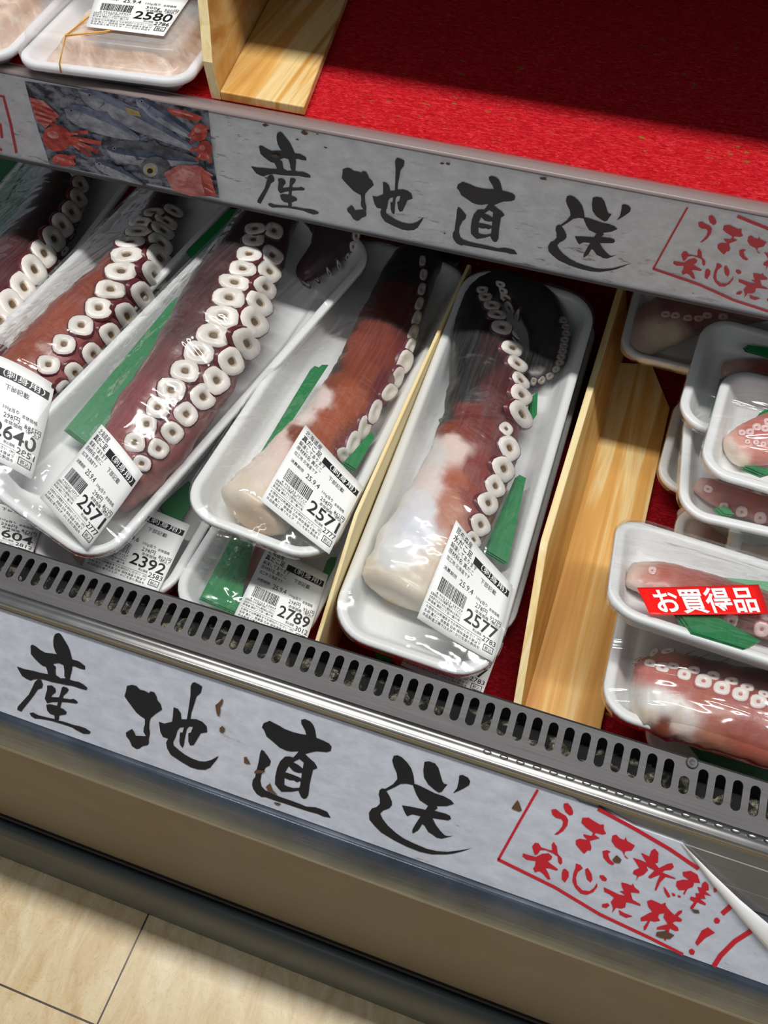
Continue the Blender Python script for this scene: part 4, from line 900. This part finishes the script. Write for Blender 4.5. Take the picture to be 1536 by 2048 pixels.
p = Pack('octopus_pack', (-0.0795, 0.4797, 0.4785, 0.16, 6.2, 5.2), 0.132, LL, DP, 0.034, 'long octopus leg pack between the two dividers, price label 2577, torn dark skin', GL)
p.arm([(795, 1180, 82), (832, 1115, 90), (880, 1050, 94), (925, 960, 88), (958, 870, 84), (972, 780, 78), (968, 700, 66), (960, 640, 52), (958, 600, 40), (990, 572, 36), (1045, 588, 40), (1090, 635, 44), (1098, 700, 40), (1068, 752, 30)],
      [(740, 1180, CRM), (760, 1230, (226, 196, 152)), (820, 1180, (238, 228, 212)), (800, 1090, (232, 232, 232)), (850, 1010, (232, 230, 232)), (870, 960, (236, 224, 220)), (830, 1060, (228, 230, 236)), (880, 1130, (236, 222, 206)), (920, 1120, (216, 172, 146)),
       (900, 1010, (196, 132, 104)), (905, 960, (190, 112, 86)), (940, 1000, (160, 84, 74)), (950, 930, (146, 68, 62)), (905, 885, (236, 216, 206)), (915, 905, (234, 214, 206)), (895, 850, (150, 70, 48)), (930, 860, (142, 58, 46)), (960, 850, RDB), (990, 820, (104, 48, 46)), (985, 770, (92, 40, 44)), (1010, 900, (120, 60, 62)), (940, 820, RDB),
       (872, 905, (228, 224, 222)), (890, 838, BLK), (900, 790, BLK), (935, 790, (44, 40, 42)), (915, 740, BLK), (940, 680, BLK), (960, 740, (46, 34, 36)), (980, 690, (58, 34, 38)), (960, 620, BLK), (1040, 590, (40, 36, 36)), (1090, 650, (44, 40, 38)), (1080, 740, (48, 40, 40))], 0.7, power=7)
for k_, pl_ in enumerate(([(906, 740), (893, 790), (888, 836), (877, 840), (884, 852), (879, 886), (892, 878), (902, 845), (925, 790)], [(828, 996), (800, 1040), (803, 1058), (792, 1084), (806, 1072), (818, 1045), (836, 1018)])):
    zz_ = -0.012; q_ = [p.at(x, y, zz_) for x, y in pl_]; n_ = len(q_); tr_ = [list(t) for t in tessellate_polygon([[Vector((a.x, a.y, 0)) for a in q_]])]
    mb = MB(); mb.add([(a.x, a.y, a.z + 0.004 * noise.noise(a * 90)) for a in q_] + [(a.x, a.y, a.z + 0.0015 + 0.004 * noise.noise(a * 90)) for a in q_], tr_ + [[i + n_ for i in t[::-1]] for t in tr_] + [[k, (k + 1) % n_, n_ + (k + 1) % n_, n_ + k] for k in range(n_)])
    mb.build('torn_skin', m_blackskin, p.e)
S5 = [((365, 280), 11, 7, 0), ((385, 330), 13, 8, 0), ((430, 390), 16, 9, .15), ((465, 455), 18, 10, .2), ((500, 545), 20, 13, .2), ((570, 690), 21, 13, .4), ((605, 800), 21, 13, .6), ((628, 915), 20, 13, .8), ((630, 1015), 23, 15, .8), ((625, 1150), 29, 19, 1.0), ((530, 1250), 14, 11, .8), ((550, 1385), 25, 18, 1.1), ((507, 1530), 25, 19, 1.1), ((452, 1650), 22, 17, 1.1), ((400, 1770), 22, 18, 1.1),
      ((490, 240), 10, 6, .3), ((505, 285), 11, 6, .4), ((525, 335), 12, 7, .6), ((555, 400), 14, 8, 1.0), ((585, 480), 15, 7, 1.2), ((605, 570), 16, 6, 1.3), ((618, 645), 14, 6, 1.35)]
p.suckers([(*Z5(*c), a, b, g_) for c, a, b, g_ in S5] + [(960, 1050, 22, 17, 1.15), (946, 1080, 17, 12, 1.1)], SM)
p.suckers([(*Z5(*c), 8, 6, g_) for c, g_ in (((930, 490), .4), ((948, 535), .3), ((950, 580), .2), ((940, 625), .1), ((932, 668), 0), ((925, 705), 0), ((915, 745), -.1), ((905, 785), -.2), ((880, 830), -.4), ((835, 880), -.7), ((780, 910), -.9), ((722, 918), -1.2))], [mat('sucker_grey', (150, 142, 136), 0.3), m_hole, mat('sucker_dark_rim', (58, 48, 48), 0.3)])
p.liner([[(832, 990), (864, 896), (888, 918), (850, 1002)]], -0.006)
p.liner([[(1030, 955), (966, 1106), (1008, 1132), (1044, 962)], [(1056, 800), (1068, 790), (1066, 835), (1055, 850)]], -0.004)
p.film(m_film)
price_label(p, [(905, 1068), (1028, 1166), (988, 1319), (833, 1240)], '2577', '2783', '水だこ足', '昆布森産', weight='927', unit='278円', lab='white price label with black print')

# ---- small trays on the right
WS, LS, DS, RS = 0.200, 0.125, 0.022, 0.026
MT = [(1400, 700, CRM)]
FLESH = (232, 218, 206); PK1 = (196, 112, 98); PK2 = (178, 92, 80); PK3 = (150, 80, 68)
def small(ps, lab): return Pack('octopus_pack', ps, WS, LS, DS, RS, lab, GS)
z_f = hitz(1352, 1050, DECK + 0.026); z_g = hitz(1432, 1090, DECK + 0.026); z_j = hitz(1293, 1459, DECK + 0.026); ZB = DECK + 0.0265
q = small((z_f[0] + 0.1, 0.4645, ZB, 1, 0, 0), 'bottom small pack with pale pieces, behind the red-stickered pack')
q.arm([(1375, 1030, 20), (1400, 1070, 30), (1430, 1090, 28)], [(1380, 1050, (206, 186, 178)), (1430, 1090, (180, 130, 120))], 0.6, cut=False); q.film(m_film2, 30, 24, 150)
q = small((z_j[0] + 0.1, 0.337, ZB, -0.5, 0, 0), 'bottom small pack beside the grille with dark green liner, under the front pack')
q.liner([[(1375, 1490), (1536, 1545), (1600, 1580), (1600, 1620), (1420, 1545)]], -0.006); q.arm([(1520, 1480, 30), (1580, 1490, 34)], [(1500, 1480, PK3)], 0.5); q.film(m_film2, 30, 24, 150)
q = small((0.1799, 0.5881, 0.4275, -2.6, 0, 0.0), 'lowest small pack showing a narrow left edge beside the foot board of the divider')
q.arm([(1352, 900, 16), (1400, 905, 30), (1480, 920, 34)], [(1350, 900, (150, 110, 104)), (1450, 910, PK3)], 0.4); q.film(m_film2, 30, 24, 150)
q = small((0.1925, 0.5905, 0.4495, -1.5, 0, 0.0), 'second small pack up in the stack right of the divider, mostly covered')
q.arm([(1375, 900, 18), (1420, 895, 34), (1500, 900, 36)], [(1380, 900, (190, 150, 144)), (1450, 900, PK2)], 0.4); q.film(m_film2, 30, 24, 150)
q = small((0.115, 0.7092, 0.465, 0, 0, 0.4), 'small pack with white octopus flesh, rearmost beside the divider under the sign')
q.arm([(1276, 690, 34), (1318, 652, 52), (1370, 625, 54), (1450, 610, 50), (1540, 600, 44)], [(1270, 685, (214, 190, 176)), (1310, 665, (236, 222, 204)), (1350, 670, (238, 226, 206)), (1380, 690, (200, 182, 166)), (1290, 625, (196, 150, 140)), (1340, 610, (168, 106, 108)), (1390, 640, (158, 86, 78)), (1440, 610, (160, 100, 100))], 0.6, cut=False)
q.suckers([(*Z6(*c), 9, 6, 0) for c in ((620, 280), (700, 290), (800, 310), (890, 315), (960, 290), (1090, 300))], SMP); q.film(m_film2, 44, 32, 200)
q = small((z_g[0] + 0.103, 0.473, ZB + 0.0275, -1, 0, 0), 'small pack with white bits tucked below the pink-brown leg pack')
q.arm([(1470, 1095, 18), (1510, 1115, 28), (1580, 1120, 32)], [(1470, 1090, (228, 214, 204)), (1530, 1115, (214, 190, 176))], 0.5, cut=False)
q.liner([[(1515, 1130), (1536, 1128), (1560, 1145), (1530, 1150)]], -0.006); q.film(m_film2, 30, 24, 150)
q = small((0.1879, 0.5302, 0.476, 4.5, -0.3, 2.3), 'small pack with a pink-brown leg and one row of suckers, below the brightest tray')
q.arm([(1395, 968, 18), (1430, 982, 30), (1480, 998, 38), (1560, 1020, 42)], [(1395, 965, (222, 190, 178)), (1430, 970, PK1), (1500, 985, (190, 100, 82)), (1470, 1020, PK2), (1560, 1010, PK2)], 0.6)
q.suckers([(1416, 978, 9, 7, .4), (*Z7(980, 45), 8, 7, 0), (*Z7(1110, 85), 11, 10, 0), (*Z7(1245, 130), 12, 11, 0), (*Z7(1020, 95), 6, 5, 0)], SMP)
q.liner([[(1425, 1020), (1445, 1020), (1460, 1036), (1440, 1034)]], -0.004); q.film(m_film2, 44, 32, 200)
q = small((0.1783, 0.6015, 0.504, -3.5, 9, 1.0), 'tilted small pack with a green strip, leaning behind the brightest tray')
q.arm([(1448, 735, 16), (1490, 742, 26), (1560, 752, 34)], [(1450, 740, (216, 176, 160)), (1540, 745, (160, 76, 66))], 0.6)
q.liner([[(1485, 696), (1540, 703), (1540, 718), (1490, 704)]], 0.0); q.liner([[(1440, 758), (1447, 760), (1428, 835), (1418, 835)]], -0.01); q.film(m_film2, 44, 32, 200)
q = small((0.2005, 0.5363, 0.517, -4.2, 1.2, -1.3), 'topmost bright small tray with a pink leg, white cut end and green liner')
q.arm([(1466, 905, 32), (1500, 890, 46), (1550, 876, 54), (1620, 865, 56)], [(1458, 895, (238, 222, 208)), (1475, 920, (240, 226, 210)), (1482, 880, (226, 170, 156)), (1500, 870, (206, 112, 100)), (1530, 880, (198, 104, 92)), (1520, 910, (214, 140, 126)), (1580, 870, PK1)], 0.62)
q.suckers([(*Z6(*c), a, a * .8, 0) for c, a in (((1245, 1250), 7), ((1310, 1245), 8), ((1365, 1205), 8.5), ((1435, 1215), 8.5), ((1290, 1325), 6), ((1360, 1330), 6), ((1420, 1345), 6), ((1456, 1160), 8), ((1500, 1185), 8))], SMP)
q.liner([[(1506, 842), (1520, 826), (1560, 822), (1560, 842)], [(1478, 938), (1500, 938), (1540, 950), (1520, 956)]], -0.004); q.film(m_film2, 44, 32, 200)
q = small((0.1658, 0.3444, 0.455, 0.2, 0, 0.5), 'front small pack behind the grille with big white cut end and two sucker rows')
q.arm([(1282, 1388, 72), (1340, 1392, 88), (1430, 1412, 92), (1560, 1440, 92)], [(1260, 1390, (240, 234, 228)), (1300, 1400, (240, 238, 234)), (1340, 1410, (238, 236, 234)), (1370, 1430, (232, 226, 220)), (1290, 1430, (240, 226, 210)), (1425, 1480, (190, 128, 104)), (1350, 1440, (226, 212, 200)), (1275, 1340, (212, 130, 120)), (1310, 1345, (200, 118, 108)), (1360, 1365, (190, 104, 92)),
      (1400, 1400, (184, 100, 76)), (1440, 1430, (182, 96, 78)), (1480, 1460, (176, 92, 76)), (1440, 1370, (176, 92, 86)), (1420, 1330, (110, 58, 54)), (1500, 1350, (116, 60, 56)), (1540, 1430, PK2), (1330, 1455, (150, 80, 64))], 0.6, power=4.5)
q.suckers([(*Z7(*c), a, b, .15) for c, a, b in (((460, 1085), 10, 6), ((415, 1128), 10, 6), ((340, 1145), 10, 6), ((290, 1190), 9, 5), ((570, 1095), 13, 9), ((700, 1095), 14, 9), ((825, 1110), 14, 9), ((960, 1150), 14, 8), ((440, 1195), 11, 7), ((530, 1225), 13, 9), ((610, 1215), 11, 6), ((690, 1275), 13, 11), ((760, 1245), 12, 7), ((830, 1325), 16, 13), ((900, 1285), 13, 8), ((965, 1375), 16, 13), ((1035, 1325), 13, 7), ((1100, 1420), 16, 13), ((1150, 1370), 13, 7), ((1230, 1475), 16, 13), ((1275, 1420), 12, 7))], [m_suck, m_rim_pink, m_rim_pink])
q.liner([[(1312, 1442), (1332, 1432), (1540, 1498), (1560, 1520), (1400, 1480)]], -0.003, m_green2); q.film(m_film2, 44, 32, 200)
q = small((0.1482, 0.3862, 0.4935, 1.0, -20.0, 4.0), 'tilted small pack with a red bargain sticker in front of the stack')
q.arm([(1262, 1150, 36), (1310, 1160, 50), (1380, 1180, 56), (1460, 1205, 58), (1580, 1245, 58)], [(1250, 1140, (228, 204, 190)), (1290, 1110, (226, 206, 192)), (1260, 1180, (232, 214, 206)), (1310, 1150, (216, 156, 140)), (1330, 1145, PK1), (1380, 1160, (186, 104, 92)), (1450, 1175, (160, 84, 74)), (1330, 1220, (226, 206, 200)), (1420, 1240, (160, 92, 84)), (1520, 1210, (150, 80, 74)), (1500, 1250, (140, 78, 72))], 0.6)
q.suckers([(*Z7(*c), a, a * .9, .2) for c, a in (((455, 515), 8), ((875, 880), 11), ((1030, 880), 13), ((1255, 945), 15))], SMP)
q.liner([[(1440, 1163), (1536, 1172), (1570, 1200), (1480, 1186)]], -0.002, m_green2); q.liner([[(1345, 1228), (1420, 1240), (1510, 1290), (1480, 1305), (1375, 1272)]], -0.002)
q.film(m_film2, 44, 32, 200)
pt = q.sheet([(1275, 1174), (1508, 1185), (1532, 1235), (1302, 1226)])
st_ = q.sticker(pt, 'bargain_sticker', m_sticker, 'red sticker with white lettering')
mb = MB(); V, F = text2d('お買得品', 3, 0.022); xm = max(a[0] for a in V)
mb.add([pt(.07 + .86 * x / xm, .88 - y * .93, 0.0005) for x, y in V], [t[::-1] for t in F]); mb.build('printed_text', m_white_ink, st_)

# ------------------------------------------------------------------ lidded tubs on the upper shelf
m_tub = mat('white_plastic', (240, 240, 244), 0.3)
m_lid = mat('frosted_lid', (250, 250, 252), 0.16, 0.0, Alpha=0.28)
m_meat = mat('pale_brown_filling', (214, 172, 132), 0.45)
nm = noise_tex(m_meat, coords(m_meat, (1, 1, 1)), 55, 4, 0.6, 1.0)
L(m_meat, ramp(m_meat, nm, [(0.32, (176, 128, 86)), (0.5, (214, 170, 132)), (0.68, (238, 214, 190))]), bsdf(m_meat).inputs['Base Color']); bump(m_meat, nm, 0.5, 0.006)
def tub(corner_fl, corner_fr, depth, lab, with_label):
    zr = UZ + 0.022; A = hitz(*corner_fl, zr); B = hitz(*corner_fr, zr); ang = math.atan2(B[1] - A[1], B[0] - A[0]); w = math.hypot(*(B - A)[:2])
    c = (A + B) / 2 + np.array([-math.sin(ang), math.cos(ang), 0]) * depth / 2
    pk = Pack('food_tub', (c[0], c[1], zr, math.degrees(ang), 0, 0), w, depth, 0.018, 0.022, lab, 'lidded tubs on the upper shelf', 'tub', m_tub)
    # filling
    nx = 24; v = []; f = []
    for j in range(nx + 1):
        for i in range(nx + 1):
            x = (i / nx - .5) * (w - 0.03); y = (j / nx - .5) * (depth - 0.03); ed = min(1, 6 * min(i, nx - i, j, nx - j) / nx)
            v.append((x, y, -0.012 + 0.020 * ed + 0.004 * noise.noise((x * 45, y * 45, 1))))
    f = [[j * (nx + 1) + i, j * (nx + 1) + i + 1, (j + 1) * (nx + 1) + i + 1, (j + 1) * (nx + 1) + i] for j in range(nx) for i in range(nx)]
    mesh_obj('filling', v, f, m_meat, pk.e, True)
    loops = [(-0.001, -0.003), (-0.0012, 0.0025), (0.002, 0.0035), (0.005, 0.004), (0.007, 0.010), (0.0085, 0.0165), (0.011, 0.0190), (0.015, 0.0196), (0.0175, 0.0186), (0.020, 0.0184)]
    v = []; f = []; n = 36
    for ins, z in loops: v += [(x, y, z) for x, y in rrect(w, depth, ins, 0.024)]
    for i in range(len(loops) - 1):
        for k in range(n): f.append([i * n + k, i * n + (k + 1) % n, (i + 1) * n + (k + 1) % n, (i + 1) * n + k])
    f.append([(len(loops) - 1) * n + k for k in range(n)])
    mesh_obj('lid', v, f, m_lid, pk.e, True)
    mb = MB(); xo = -0.02
    mb.tube([(xo - 0.012, -depth / 2 - 0.001, -0.004), (xo - 0.010, -depth / 2 - 0.002, 0.004), (xo - .006, -depth / 2 + 0.011, 0.0200), (xo + 0.0, 0, 0.0200), (xo + 0.006, depth / 2 - 0.011, 0.0200)], 0.0007)
    mb.tube([(xo - .006, -depth / 2 + 0.011, 0.0203), (xo + 0.02, -depth / 2 + 0.024, 0.0200), (xo + 0.05, -depth / 2 + 0.045, 0.0200)], 0.0007)
    mb.build('rubber_band', m_string, pk.e, True)
    if with_label: price_label(pk, with_label, '2580', '2786', '味付たこ', '北海道産', plane=0.0196, weight='300', unit='300g')
    return pk
tub((20, 122), (372, 166), 0.13, 'clear-lidded food tub with price label 2580 beside the upper wooden divider', [(205, -42), (398, -26), (328, 76), (173, 57)])
tub((-210, 92), (12, 116), 0.13, 'clear-lidded food tub cut off at the top left corner of the shelf', None)
